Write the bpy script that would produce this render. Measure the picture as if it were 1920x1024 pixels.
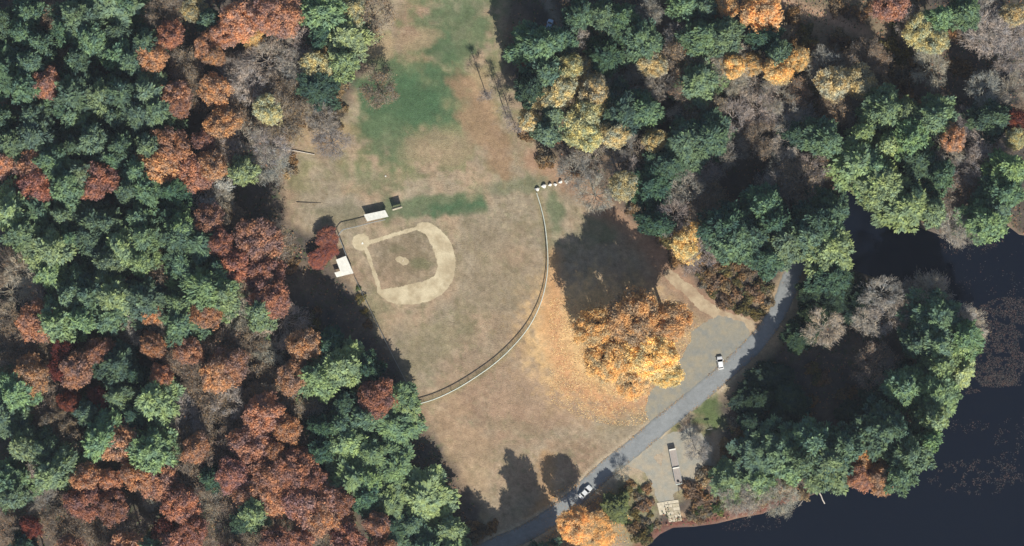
import bpy, bmesh, math, random
import numpy as np
from mathutils import Vector
R = math.radians
random.seed(7); rng = np.random.default_rng(7)
for o in list(bpy.data.objects): bpy.data.objects.remove(o)
scn = bpy.context.scene
col = scn.collection

# ---------------------------------------------------------------- camera, sky, sun, exposure
H = 700.0            # camera height, metres
S = 0.16             # metres of ground per photograph pixel
cam = bpy.data.cameras.new('camera'); cam.sensor_width = 36; cam.lens = 36*H/(1920*S)
cam.clip_start = 5; cam.clip_end = 6000
camo = bpy.data.objects.new('camera', cam); col.objects.link(camo); camo.location = (0, 0, H)
scn.camera = camo
SUN_EL = 38.0
SHD = Vector((-0.30, 0.954, 0)).normalized()     # where shadows fall on the ground
world = bpy.data.worlds.new('World'); scn.world = world; world.use_nodes = True
nt = world.node_tree; bg = nt.nodes['Background']
sky = nt.nodes.new('ShaderNodeTexSky'); sky.sky_type = 'NISHITA'; sky.sun_disc = False
sky.sun_elevation = R(SUN_EL); sky.sun_rotation = math.atan2(-SHD.x, -SHD.y)
nt.links.new(sky.outputs[0], bg.inputs[0]); bg.inputs[1].default_value = 0.088
sun = bpy.data.lights.new('sun', 'SUN'); sun.energy = 5.0; sun.angle = R(0.5); sun.color = (1.0, 0.955, 0.88)
suno = bpy.data.objects.new('sun', sun); col.objects.link(suno)
v = Vector((SHD.x*math.cos(R(SUN_EL)), SHD.y*math.cos(R(SUN_EL)), -math.sin(R(SUN_EL))))
suno.rotation_euler = v.to_track_quat('-Z', 'Y').to_euler(); suno.location = (60, -200, 250)
scn.view_settings.view_transform = 'Standard'; scn.view_settings.look = 'None'
scn.view_settings.gamma = 1; scn.view_settings.use_curve_mapping = False
scn.view_settings.exposure = 0.30
scn.cycles.max_bounces = 5; scn.cycles.diffuse_bounces = 3; scn.cycles.transmission_bounces = 3
scn.cycles.transparent_max_bounces = 4

# ---------------------------------------------------------------- helpers
def at(px, py, z=0.0):
    k = S*(H-z)/H
    return ((px-960)*k, (512-py)*k)
def lin(c):
    return tuple(((x/255)/12.92 if x/255 <= .04045 else ((x/255+.055)/1.055)**2.4) for x in c)
def tag(o, label=None, cat=None, group=None, kind=None):
    if label: o['label'] = label
    if cat: o['category'] = cat
    if group: o['group'] = group
    if kind: o['kind'] = kind
    return o
def empty(name, loc, rz=0):
    o = bpy.data.objects.new(name, None); col.objects.link(o)
    o.location = loc; o.rotation_euler = (0, 0, rz); o.empty_display_size = .5
    return o
def link(name, me, parent=None, mat=None):
    o = bpy.data.objects.new(name, me); col.objects.link(o)
    if parent is not None: o.parent = parent
    if mat is not None and not me.materials: me.materials.append(mat)
    return o

def vnoise(x, y, scale, seed, octs=3):
    out = np.zeros_like(x, dtype=float); amp = 1; tot = 0
    for k in range(octs):
        r = np.random.default_rng(seed*17+k); g = r.random((256, 256))
        u = x/scale*(2**k)+1000; w = y/scale*(2**k)+1000
        i = np.floor(u).astype(int); j = np.floor(w).astype(int)
        fu = u-i; fw = w-j; fu = fu*fu*(3-2*fu); fw = fw*fw*(3-2*fw)
        a = g[i % 256, j % 256]; b = g[(i+1) % 256, j % 256]
        c = g[i % 256, (j+1) % 256]; d = g[(i+1) % 256, (j+1) % 256]
        out += amp*((a*(1-fu)+b*fu)*(1-fw)+(c*(1-fu)+d*fu)*fw); tot += amp; amp *= .55
    return out/tot
def inside(px, py, poly):
    px = np.asarray(px, float); py = np.asarray(py, float); r = np.zeros(px.shape, bool)
    n = len(poly)
    for i in range(n):
        x1, y1 = poly[i]; x2, y2 = poly[(i+1) % n]
        if y1 == y2: continue
        c = ((y1 > py) != (y2 > py)) & (px < (x2-x1)*(py-y1)/(y2-y1)+x1)
        r ^= c
    return r
def dist_line(px, py, pts, closed=False):
    px = np.asarray(px, float); py = np.asarray(py, float); d = np.full(px.shape, 1e9)
    n = len(pts)
    for i in range(n if closed else n-1):
        ax, ay = pts[i]; bx, by = pts[(i+1) % n]
        l2 = (bx-ax)**2+(by-ay)**2+1e-9
        t = np.clip(((px-ax)*(bx-ax)+(py-ay)*(by-ay))/l2, 0, 1)
        d = np.minimum(d, np.hypot(px-ax-t*(bx-ax), py-ay-t*(by-ay)))
    return d
def sdf(px, py, poly):
    d = dist_line(px, py, poly, True)
    return np.where(inside(px, py, poly), d, -d)
def soft(d, w):
    return np.clip(d/w*.5+.5, 0, 1)
def smooth(pts, n=6):
    out = []; P = [pts[0]]+list(pts)+[pts[-1]]
    for i in range(1, len(P)-2):
        p0, p1, p2, p3 = [np.array(q, float) for q in P[i-1:i+3]]
        for k in range(n):
            t = k/n
            out.append(tuple(.5*((2*p1)+(-p0+p2)*t+(2*p0-5*p1+4*p2-p3)*t*t+(-p0+3*p1-3*p2+p3)*t**3)))
    out.append(tuple(pts[-1])); return out
def ell(px, py, cx, cy, rx, ry, rot=0, s=1.0):
    a = R(rot); dx = px-cx; dy = py-cy
    u = (dx*math.cos(a)+dy*math.sin(a))/rx; w = (-dx*math.sin(a)+dy*math.cos(a))/ry
    return np.clip((1-np.sqrt(u*u+w*w))/s+.5*(1 if s < 1 else 0), 0, 1)

def mesh_np(name, V, F, smooth_shade=False, face_attr=None, face_col=None, point_col=None):
    me = bpy.data.meshes.new(name); V = np.asarray(V, np.float32); F = np.asarray(F, np.int32)
    k = F.shape[1]
    me.vertices.add(len(V)); me.vertices.foreach_set('co', V.ravel())
    me.loops.add(F.size); me.loops.foreach_set('vertex_index', F.ravel())
    me.polygons.add(len(F)); me.polygons.foreach_set('loop_start', np.arange(0, F.size, k, dtype=np.int32))
    me.polygons.foreach_set('loop_total', np.full(len(F), k, np.int32))
    if smooth_shade: me.polygons.foreach_set('use_smooth', np.ones(len(F), bool))
    me.update(calc_edges=True)
    if face_attr is not None:
        a = me.attributes.new('rnd', 'FLOAT', 'FACE'); a.data.foreach_set('value', np.asarray(face_attr, np.float32))
    if face_col is not None:
        a = me.attributes.new('col', 'FLOAT_COLOR', 'FACE'); a.data.foreach_set('color', np.asarray(face_col, np.float32).ravel())
    if point_col is not None:
        a = me.attributes.new('col', 'FLOAT_COLOR', 'POINT'); a.data.foreach_set('color', np.asarray(point_col, np.float32).ravel())
    return me

class Geo:
    def __init__(s): s.v = []; s.f = []
    def add(s, vs, fs):
        n = len(s.v); s.v += [tuple(q) for q in vs]; s.f += [tuple(i+n for i in f) for f in fs]; return s
    def box(s, x0, x1, y0, y1, z0, z1):
        return s.add([(x0,y0,z0),(x1,y0,z0),(x1,y1,z0),(x0,y1,z0),(x0,y0,z1),(x1,y0,z1),(x1,y1,z1),(x0,y1,z1)],
                     [(3,2,1,0),(4,5,6,7),(0,1,5,4),(1,2,6,5),(2,3,7,6),(3,0,4,7)])
    def prism(s, poly, z0, z1):
        n = len(poly); a = sum(poly[i][0]*poly[(i+1)%n][1]-poly[(i+1)%n][0]*poly[i][1] for i in range(n))
        if a < 0: poly = poly[::-1]
        zz0 = z0 if isinstance(z0, (list, tuple)) else [z0]*n; zz1 = z1 if isinstance(z1, (list, tuple)) else [z1]*n
        if a < 0: zz0 = list(zz0)[::-1]; zz1 = list(zz1)[::-1]
        vs = [(p[0], p[1], z) for p, z in zip(poly, zz0)]+[(p[0], p[1], z) for p, z in zip(poly, zz1)]
        return s.add(vs, [tuple(range(n-1, -1, -1)), tuple(range(n, 2*n))]+[(i, (i+1) % n, n+(i+1) % n, n+i) for i in range(n)])
    def tube(s, pts, r, n=6, r1=None):
        P = [Vector(p) for p in pts]; m = len(P); vs = []; r1 = r if r1 is None else r1
        for i, p in enumerate(P):
            d = (P[min(i+1, m-1)]-P[max(i-1, 0)])
            if d.length < 1e-6: d = Vector((0, 0, 1))
            d.normalize()
            a = d.cross(Vector((0, 0, 1)) if abs(d.z) < .9 else Vector((1, 0, 0))).normalized(); b = d.cross(a)
            rr = r+(r1-r)*i/max(1, m-1)
            vs += [p+a*math.cos(2*math.pi*k/n)*rr+b*math.sin(2*math.pi*k/n)*rr for k in range(n)]
        fs = [(i*n+k, i*n+(k+1) % n, (i+1)*n+(k+1) % n, (i+1)*n+k) for i in range(m-1) for k in range(n)]
        fs += [tuple(range(n)), tuple((m-1)*n+k for k in range(n-1, -1, -1))]
        return s.add(vs, fs)
    def cyl(s, c, axis, r, h, n=14):
        c = Vector(c); a = Vector(axis).normalized()
        return s.tube([c-a*h/2, c+a*h/2], r, n)
    def loft(s, rings, cap=True):
        n = len(rings[0]); vs = [q for r in rings for q in r]; m = len(rings)
        fs = [(i*n+k, i*n+(k+1) % n, (i+1)*n+(k+1) % n, (i+1)*n+k) for i in range(m-1) for k in range(n)]
        if cap: fs += [tuple(range(n-1, -1, -1)), tuple((m-1)*n+k for k in range(n))]
        return s.add(vs, fs)
    def mesh(s, name, sm=False, bev=0):
        me = bpy.data.meshes.new(name); me.from_pydata(s.v, [], s.f)
        bm = bmesh.new(); bm.from_mesh(me)
        bmesh.ops.recalc_face_normals(bm, faces=bm.faces)
        if bev: bmesh.ops.bevel(bm, geom=list(bm.edges), offset=bev, segments=2, profile=.6, affect='EDGES', clamp_overlap=True)
        bm.to_mesh(me); bm.free()
        if sm:
            for p in me.polygons: p.use_smooth = True
        return me
    def build(s, name, mat, parent=None, sm=False, bev=0):
        me = s.mesh(name, sm, bev); me.materials.append(mat); return link(name, me, parent)

# ---------------------------------------------------------------- materials
def newmat(name):
    m = bpy.data.materials.new(name); m.use_nodes = True; t = m.node_tree
    for n in list(t.nodes): t.nodes.remove(n)
    out = t.nodes.new('ShaderNodeOutputMaterial'); return m, t, out
def simple(name, rgb, rough=.7, metal=0, var=.12, scale=3.0, spec=.4, var2=None):
    m, t, out = newmat(name); b = t.nodes.new('ShaderNodeBsdfPrincipled')
    tc = t.nodes.new('ShaderNodeTexCoord'); n = t.nodes.new('ShaderNodeTexNoise'); n.inputs['Scale'].default_value = scale
    n.inputs['Detail'].default_value = 5; n.inputs['Roughness'].default_value = .65
    t.links.new(tc.outputs['Object'], n.inputs['Vector'])
    mx = t.nodes.new('ShaderNodeMix'); mx.data_type = 'RGBA'
    c = lin(rgb); c2 = lin(var2) if var2 else tuple(x*(1-var*2) for x in c)
    ramp = t.nodes.new('ShaderNodeMapRange'); ramp.inputs[1].default_value = .35; ramp.inputs[2].default_value = .65
    t.links.new(n.outputs[0], ramp.inputs[0]); t.links.new(ramp.outputs[0], mx.inputs[0])
    mx.inputs[6].default_value = (*[x*(1+var*.5) for x in c], 1); mx.inputs[7].default_value = (*c2, 1)
    t.links.new(mx.outputs[2], b.inputs['Base Color'])
    b.inputs['Roughness'].default_value = rough; b.inputs['Metallic'].default_value = metal
    b.inputs['Specular IOR Level'].default_value = spec
    t.links.new(b.outputs[0], out.inputs[0]); return m
def foliage_mat(name, transl=.25, jitter=.35, hue=(1.25, 1.0, .7)):
    """object colour x per-leaf and clump-sized variation"""
    m, t, out = newmat(name); L = t.links.new
    oi = t.nodes.new('ShaderNodeObjectInfo'); at_ = t.nodes.new('ShaderNodeAttribute'); at_.attribute_name = 'rnd'
    tc = t.nodes.new('ShaderNodeTexCoord'); n = t.nodes.new('ShaderNodeTexNoise'); n.inputs['Scale'].default_value = .55
    n.inputs['Detail'].default_value = 2
    add = t.nodes.new('ShaderNodeVectorMath'); add.operation = 'ADD'
    cb = t.nodes.new('ShaderNodeCombineXYZ'); ml = t.nodes.new('ShaderNodeMath'); ml.operation = 'MULTIPLY'; ml.inputs[1].default_value = 90
    L(oi.outputs['Random'], ml.inputs[0]); L(ml.outputs[0], cb.inputs[0]); L(tc.outputs['Object'], add.inputs[0]); L(cb.outputs[0], add.inputs[1]); L(add.outputs[0], n.inputs['Vector'])
    mr = t.nodes.new('ShaderNodeMapRange'); mr.inputs[3].default_value = 1-jitter; mr.inputs[4].default_value = 1+jitter
    L(at_.outputs['Fac'], mr.inputs[0])
    mr2 = t.nodes.new('ShaderNodeMapRange'); mr2.inputs[1].default_value = .38; mr2.inputs[2].default_value = .62
    L(n.outputs[0], mr2.inputs[0])
    tint = t.nodes.new('ShaderNodeMix'); tint.data_type = 'RGBA'; tint.inputs[6].default_value = (.72, .78, .88, 1); tint.inputs[7].default_value = (*hue, 1)
    L(mr2.outputs[0], tint.inputs[0])
    m1 = t.nodes.new('ShaderNodeVectorMath'); m1.operation = 'MULTIPLY'; L(oi.outputs['Color'], m1.inputs[0]); L(tint.outputs[2], m1.inputs[1])
    m2 = t.nodes.new('ShaderNodeVectorMath'); m2.operation = 'SCALE'; L(m1.outputs[0], m2.inputs[0]); L(mr.outputs[0], m2.inputs['Scale'])
    d = t.nodes.new('ShaderNodeBsdfDiffuse'); tr = t.nodes.new('ShaderNodeBsdfTranslucent'); ms = t.nodes.new('ShaderNodeMixShader')
    ms.inputs[0].default_value = transl
    L(m2.outputs[0], d.inputs[0]); L(m2.outputs[0], tr.inputs[0]); L(d.outputs[0], ms.inputs[1]); L(tr.outputs[0], ms.inputs[2]); L(ms.outputs[0], out.inputs[0])
    return m
def attr_mat(name, jit=.25, scales=(1.3, 5.0), rough=.95, bump=.3):
    """base colour from the sheet's own colour attribute, broken up by fine noise"""
    m, t, out = newmat(name); L = t.links.new
    a = t.nodes.new('ShaderNodeAttribute'); a.attribute_name = 'col'; tc = t.nodes.new('ShaderNodeTexCoord')
    b = t.nodes.new('ShaderNodeBsdfPrincipled'); b.inputs['Roughness'].default_value = rough; b.inputs['Specular IOR Level'].default_value = .12
    cur = a.outputs['Color']; last = None
    for k, sc in enumerate(scales):
        n = t.nodes.new('ShaderNodeTexNoise'); n.inputs['Scale'].default_value = sc; n.inputs['Detail'].default_value = 4; n.inputs['Roughness'].default_value = .7
        L(tc.outputs['Object'], n.inputs['Vector'])
        mr = t.nodes.new('ShaderNodeMapRange'); mr.inputs[1].default_value = .3; mr.inputs[2].default_value = .7
        mr.inputs[3].default_value = 1-jit; mr.inputs[4].default_value = 1+jit; L(n.outputs[0], mr.inputs[0])
        v_ = t.nodes.new('ShaderNodeVectorMath'); v_.operation = 'SCALE'; L(cur, v_.inputs[0]); L(mr.outputs[0], v_.inputs['Scale']); cur = v_.outputs[0]; last = n
    L(cur, b.inputs['Base Color'])
    bp = t.nodes.new('ShaderNodeBump'); bp.inputs['Strength'].default_value = bump; bp.inputs['Distance'].default_value = .3
    L(last.outputs[0], bp.inputs['Height']); L(bp.outputs[0], b.inputs['Normal'])
    L(b.outputs[0], out.inputs[0]); return m

M_ground = attr_mat('ground_soil_and_grass', .20, (.14, .7, 2.6), bump=.6)
M_sheet = attr_mat('bare_dirt', .10, (1.0, 4.0), bump=.2)
M_asphalt = attr_mat('asphalt', .10, (.12, .6, 3.0), bump=.15)
M_needles = foliage_mat('pine_needles', .18, .40, (1.12, 1.08, .80))
M_leaves = foliage_mat('autumn_leaves', .38, .38, (1.22, 1.0, .70))
M_twigs = foliage_mat('bare_twigs', .05, .35, (1.1, 1.0, .9))
M_bark = simple('bark', (92, 80, 70), .9, var=.25, scale=4)
M_scatter = attr_mat('scattered_leaves', .1, (2.0,), bump=0)
M_white = simple('white_painted_metal', (236, 233, 218), .55, var=.08, scale=.9)
M_galv = simple('galvanised_steel', (176, 180, 176), .45, .55, var=.1, scale=5)
M_cap = simple('pale_plastic_cap', (208, 214, 200), .6, var=.08, scale=1)
M_block = simple('concrete_block', (128, 122, 112), .9, var=.12)
M_wood = simple('weathered_wood', (120, 104, 86), .85, var=.2)
M_dark = simple('black_paint', (22, 25, 28), .7, var=.1)
M_rubber = simple('tyre_rubber', (20, 20, 21), .85, var=.1)
M_glass = simple('tinted_glass', (12, 17, 24), .25, var=.05, spec=.6)
M_conc = simple('pale_concrete', (206, 194, 168), .9, var=.12, scale=1.2)
M_conc2 = simple('worn_concrete', (188, 176, 148), .9, var=.16, scale=1.5)
M_rock = simple('white_rock', (226, 222, 212), .85, var=.12, scale=2)
M_log = simple('bleached_wood', (206, 196, 182), .85, var=.2, scale=3)
M_lamp = simple('lamp_lens', (220, 220, 215), .2, var=.02)
M_tail = simple('tail_lens', (120, 16, 14), .3, var=.02)

# ---------------------------------------------------------------- the setting: ground, water
WATER = [(1205,1032),(1238,1002),(1262,990),(1302,988),(1345,982),(1385,972),(1430,964),(1462,950),(1500,938),(1532,925),(1552,902),(1590,888),(1640,893),
         (1688,880),(1708,842),(1730,796),(1752,752),(1780,714),(1802,682),(1820,650),(1822,618),(1790,582),(1748,548),
         (1690,535),(1640,520),(1596,505),(1560,495),(1548,470),(1560,440),(1572,400),(1580,352),(1598,330),(1622,352),(1652,378),
         (1690,398),(1720,425),(1762,440),(1806,434),(1846,418),(1868,392),(1886,420),(1912,440),(2000,452),(2600,470),(2600,2000),(1100,2000),(1150,1120)]
ROAD = smooth([(1512,420),(1500,470),(1484,520),(1462,578),(1432,625),(1396,664),(1350,706),(1300,748),(1240,796),(1185,842),(1130,886),(1088,926),(1040,966),(985,1000),(930,1024),(860,1060),(780,1110)], 5)
RW = 17.0
FENCE = smooth([(1006,362),(1014,388),(1021,418),(1025,450),(1027,482),(1026,513),(1020,547),(1009,580),(990,615),(963,648),(929,680),(890,708),(852,731),(815,748),(785,757)], 5)
OPEN = [(520,190),(640,205),(690,110),(650,60),(640,-60),(960,-60),(940,100),(985,190),(1010,270),(1100,345),(1200,430),(1270,500),(1390,600),(1500,470),(1560,480),
        (1500,600),(1400,720),(1350,760),(1362,860),(1330,900),(1240,950),(1180,1100),(860,1200),(905,960),(800,800),(732,660),(640,520),(600,440),(540,430),(520,300)]
def axis_pts(lo, hi, step, far):
    a = list(np.arange(lo, hi+1e-6, step)); g = step; x = hi; up = []
    while x < far: g *= 1.35; x += g; up.append(x)
    g = step; x = lo; dn = []
    while x > -far: g *= 1.35; x -= g; dn.append(x)
    return np.array(dn[::-1]+a+up)
def ground_z(px, py):
    d = sdf(px, py, WATER)                      # + inside the water, in px
    z = -np.clip((d+5)/16, 0, 1)*2.2
    return z
def paint(px, py):
    n1 = vnoise(px, py, 60, 1, 4); n2 = vnoise(px, py, 22, 2, 4); n3 = vnoise(px, py, 9, 3, 3); n4 = vnoise(px, py, 130, 4, 3)
    C = np.zeros(px.shape+(3,)); 
    def mix(c, a):
        nonlocal C
        a = np.clip(a, 0, 1)[..., None]; C = C*(1-a)+np.array(lin(c))*a
    C[:] = lin((92, 84, 76))
    mix((72, 70, 68), (n2-.45)*3); mix((126, 108, 90), (n1-.5)*3); mix((78, 84, 58), (n3-.55)*3*(n4 > .5))
    op = soft(sdf(px, py, OPEN)+(n2-.5)*26, 10)
    F = C.copy(); C[:] = lin((150, 137, 115))
    mix((166, 143, 117), (n1-.48)*4); mix((134, 125, 98), (n2-.5)*3.2); mix((150, 127, 104), (n4-.5)*4)
    mix((122, 122, 90), (n3-.55)*2.0); n6 = vnoise(px, py, 6, 6, 2); mix((168, 150, 124), (n6-.56)*2.2); mix((126, 112, 88), (.42-n6)*2.4)
    # upper meadow: greener mix, real green patch in the middle
    up = np.clip((400-py)/120, 0, 1)
    mix((130, 126, 92), up*np.clip((n2-.40)*3, 0, .8))
    def blob(c, cx, cy, rx, ry, rot, k, nz=n2):
        mix(c, np.clip((1-np.sqrt(ell_r(px, py, cx, cy, rx, ry, rot)))*2.2+(nz-.5)*2.6, 0, 1)*k)
    def ell_r(px, py, cx, cy, rx, ry, rot):
        a = R(rot); dx = px-cx; dy = py-cy
        return ((dx*math.cos(a)+dy*math.sin(a))/rx)**2+((-dx*math.sin(a)+dy*math.cos(a))/ry)**2
    G = (90, 106, 76); G2 = (70, 97, 68)
    blob((116, 120, 84), 800, 190, 190, 150, 0, .8); blob(G, 762, 182, 142, 96, 10, .9); blob(G2, 748, 200, 104, 72, 0, .8); blob(G2, 830, 165, 70, 50, 0, .5)
    blob(G, 728, 255, 62, 56, 50, .8); blob(G, 850, 60, 85, 85, 20, .75); blob(G, 880, 10, 70, 50, 0, .5); blob(G2, 830, 95, 40, 50, 20, .5)
    blob(G, 800, 385, 150, 24, -4, .8); blob(G2, 860, 392, 80, 16, -6, .8); blob(G, 700, 345, 60, 30, 10, .35)
    blob(G, 960, 350, 120, 22, -8, .45); blob(G, 1042, 402, 22, 52, -10, .7); blob(G, 1125, 432, 60, 28, 0, .4)
    blob((150, 122, 96), 910, 240, 40, 130, -28, .8); blob((172, 142, 112), 905, 170, 30, 60, -20, .5)
    blob((162, 140, 112), 770, 75, 60, 24, -10, .7); blob((168,146,116), 690, 85, 60, 30, 0, .7)
    blob((168, 144, 112), 610, 250, 60, 50, 0, .7); blob((120, 100, 82), 610, 275, 30, 40, 0, .5)
    blob((160, 138, 112), 820, 275, 80, 40, 0, .6); blob((150, 140, 122), 650, 385, 70, 24, 0, .6)
    blob((120, 116, 84), 560, 330, 30, 30, 0, .5); blob((110,106,80), 640, 400, 60, 24, -8, .5)
    # ball field turf
    blob((138, 122, 98), 930, 520, 90, 120, 0, .45); blob((128, 116, 94), 900, 430, 60, 40, 0, .35); blob((124, 116, 88), 820, 640, 110, 50, -30, .45, n3)
    blob((120, 106, 84), 755, 485, 66, 52, -15, .7, n3); blob((104, 104, 76), 742, 468, 26, 12, 0, .4); blob((104, 108, 76), 790, 495, 24, 10, 10, .5)
    blob((126, 122, 92), 700, 600, 40, 60, -25, .4)
    # greener, slightly darker strip along the outfield fence
    fd = dist_line(px, py, FENCE); mix((128, 118, 86), np.clip(1.25-fd/9, 0, 1)*.7)
    # outside the outfield
    blob((158, 130, 106), 1000, 760, 150, 90, 0, .6); blob((126, 118, 92), 960, 800, 90, 20, 12, .35, n3)
    blob((168, 142, 112), 870, 850, 50, 120, -20, .5)
    # leaf litter under and south-west of the golden maples
    dl = np.sqrt(ell_r(px, py, 1130, 640, 150, 122, 12))
    mix((188, 156, 118), np.clip((1.30-dl)*1.6+(n3-.5)*1.2, 0, 1)*.75); mix((214, 178, 126), np.clip((1.08-dl)*2.4+(n3-.5)*1.6, 0, 1)*.85)
    mix((186, 132, 96), np.clip(1-dist_line(px, py, [(1040,540),(1038,640),(1070,720),(1150,762),(1230,740)])/26+(n3-.5)*1.5, 0, 1)*.6)
    mix((192, 150, 104), np.clip(1-dist_line(px, py, [(1040,480),(1036,560),(1020,620)])/22, 0, 1)*.8)
    mix((178, 140, 98), np.clip(1-dist_line(px, py, [(1024,860),(1030,930),(1000,975)])/22+(n3-.5), 0, 1)*.8)
    # gravel tones and verges
    rd = dist_line(px, py, ROAD)
    mix((184, 168, 142), np.clip(1.6-np.abs(rd-RW-1)/4, 0, 1)*.8*(py > 690))
    mix((168, 146, 116), np.clip(1-np.abs(rd-RW-6)/12, 0, 1)*.7*(py < 690))
    blob((170, 152, 128), 1200, 880, 70, 70, 0, .9, n3); blob((160, 150, 134), 1290, 850, 60, 60, 0, .9, n3)
    blob((84, 102, 62), 1335, 775, 45, 40, 30, .9); blob((118, 116, 76), 1262, 812, 10, 32, 25, .9, n3); blob((112, 114, 72), 1216, 880, 14, 40, -15, .8, n3)
    blob((112, 118, 78), 1190, 940, 50, 50, 0, .6); blob((140, 130, 96), 1200, 1000, 60, 30, 0, .7); blob((150,140,104), 1340, 930, 80, 30, 0, .7)
    C = F*(1-op[..., None])+C*op[..., None]
    # brushy clearing, upper right
    mix((138, 122, 98), soft(sdf(px, py, [(1430,-20),(1700,-20),(1760,60),(1720,110),(1660,200),(1560,240),(1500,120),(1430,40)])+(n2-.5)*60, 14)*.75)
    mix((176, 146, 120), np.clip(1.3-dist_line(px, py, [(1420,-20),(1490,10),(1560,35),(1620,60)])/13, 0, 1)*.85)
    mix((186, 156, 130), np.clip(1.3-dist_line(px, py, [(1868,348),(1842,395),(1800,425)])/10, 0, 1)*.85)
    mix((140, 132, 118), np.clip(1.3-dist_line(px, py, [(1015,-20),(1040,30),(1058,65),(1075,95)])/11, 0, 1)*.9)
    mix((150, 138, 118), np.clip(1.1-dist_line(px, py, [(1175,90),(1192,150)])/9, 0, 1)*.8)
    # dirt track and its shoulders between the meadow and the parking lot
    td = dist_line(px, py, [(1000,300),(1110,370),(1200,445),(1268,520),(1330,575),(1400,612)])
    mix((160, 126, 102), np.clip(1.25-td/24+(n3-.5), 0, 1)*.75)
    # red-brown bank along the pond
    wd = sdf(px, py, WATER)
    mix((118, 74, 62), np.clip(1-np.abs(wd+9)/15+(n3-.5)*.8, 0, 1)*.9*(px < 1560)*(py > 850))
    mix((186, 156, 122), np.clip(1-np.abs(wd+24)/7+(n3-.5)*1.6, 0, 1)*.8*(px > 1260)*(px < 1500)*(py > 850))
    mix((20, 24, 32), np.clip(wd/6, 0, 1))
    return C
xs = axis_pts(-60, 1980, 4.0, 12000); ys = axis_pts(-60, 1084, 4.0, 12000)
PX, PY = np.meshgrid(xs, ys)
Z = ground_z(PX, PY)
V = np.stack([(PX-960)*S, (512-PY)*S, Z], -1).reshape(-1, 3)
nx, ny = len(xs), len(ys); idx = np.arange(nx*ny).reshape(ny, nx)
F = np.stack([idx[:-1, :-1], idx[1:, :-1], idx[1:, 1:], idx[:-1, 1:]], -1).reshape(-1, 4)
Cc = paint(PX, PY).reshape(-1, 3); Cc = np.concatenate([Cc, np.ones((len(Cc), 1))], 1)
gm = mesh_np('ground', V, F, True, point_col=Cc); gm.materials.append(M_ground)
tag(link('ground', gm), kind='structure')
# water
m, t, out = newmat('pond_water'); b = t.nodes.new('ShaderNodeBsdfPrincipled'); b.inputs['Base Color'].default_value = (*lin((14, 20, 31)), 1)
b.inputs['Roughness'].default_value = .12; b.inputs['IOR'].default_value = 1.33
nz = t.nodes.new('ShaderNodeTexNoise'); nz.inputs['Scale'].default_value = .9; nz.inputs['Detail'].default_value = 4
tc = t.nodes.new('ShaderNodeTexCoord'); bp = t.nodes.new('ShaderNodeBump'); bp.inputs['Strength'].default_value = .25; bp.inputs['Distance'].default_value = .1
t.links.new(tc.outputs['Object'], nz.inputs['Vector']); t.links.new(nz.outputs[0], bp.inputs['Height']); t.links.new(bp.outputs[0], b.inputs['Normal']); t.links.new(b.outputs[0], out.inputs[0])
M_water = m
wx0, wy0 = at(1050, 300); wx1, wy1 = at(3400, 2400)
g = Geo(); g.add([(wx0, wy0, -.7), (wx1, wy0, -.7), (wx1, wy1, -.7), (wx0, wy1, -.7)], [(3, 2, 1, 0)])
tag(g.build('water', M_water), kind='structure')
# far hills are out of the frame; beyond the ground's rim nothing is seen from above

def strip(name, pts, halfw, z, mat, colr, edge=.5, crown=.06):
    P = [at(*p) for p in pts]; vs = []; cs = []; fs = []; K = 9
    off = np.linspace(-1, 1, K)
    for i, p in enumerate(P):
        a = P[max(0, i-1)]; b_ = P[min(len(P)-1, i+1)]; d = Vector((b_[0]-a[0], b_[1]-a[1])).normalized(); nrm = Vector((-d.y, d.x))
        for k, o_ in enumerate(off):
            w = halfw*(1+(random.uniform(-.05, .05) if k in (0, K-1) else 0))
            vs.append((p[0]+nrm.x*w*o_, p[1]+nrm.y*w*o_, z+crown*(1-o_*o_)))
            j = 1+random.uniform(-.05, .05); c = colr(o_, i)
            cs.append((c[0]*j, c[1]*j, c[2]*j, 1))
    for i in range(len(P)-1):
        for k in range(K-1): fs.append((i*K+k, i*K+k+1, (i+1)*K+k+1, (i+1)*K+k))
    me = mesh_np(name, vs, np.array(fs)[:, ::-1], True, point_col=cs); me.materials.append(mat)
    return tag(link(name, me), kind='structure')
def resample(pts, step):
    out = [pts[0]]; acc = 0
    for a, b_ in zip(pts[:-1], pts[1:]):
        L_ = math.dist(a, b_); t_ = step-acc
        while t_ <= L_: out.append((a[0]+(b_[0]-a[0])*t_/L_, a[1]+(b_[1]-a[1])*t_/L_)); t_ += step
        acc = L_-(t_-step)
    return out
rc = lin((136, 139, 138)); re_ = lin((120, 122, 118))
strip('road', resample(ROAD, 7), RW*S, .03, M_asphalt, lambda o_, i: rc if abs(o_) < .9 else re_)
def mask_sheet(name, poly_fn, x0, x1, y0, y1, cell, z, colfn, mat, kind='structure'):
    gx = np.arange(x0, x1, cell); gy = np.arange(y0, y1, cell); X, Y = np.meshgrid(gx, gy)
    m_ = poly_fn(X, Y); keep = (m_[:-1, :-1]+m_[1:, :-1]+m_[1:, 1:]+m_[:-1, 1:])/4 > 0
    I = np.arange(X.size).reshape(X.shape)
    f = np.stack([I[:-1, :-1], I[1:, :-1], I[1:, 1:], I[:-1, 1:]], -1)[keep]
    used, inv = np.unique(f.ravel(), return_inverse=True); f = inv.reshape(-1, 4)
    Xv = X.ravel()[used]; Yv = Y.ravel()[used]
    V_ = np.stack([(Xv-960)*S, (512-Yv)*S, np.full(Xv.shape, z)], -1)
    c = colfn(Xv, Yv); c = np.concatenate([c, np.ones((len(c), 1))], 1)
    me = mesh_np(name, V_, f, True, point_col=c); me.materials.append(mat)
    o = link(name, me); tag(o, kind=kind); return o
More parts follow.
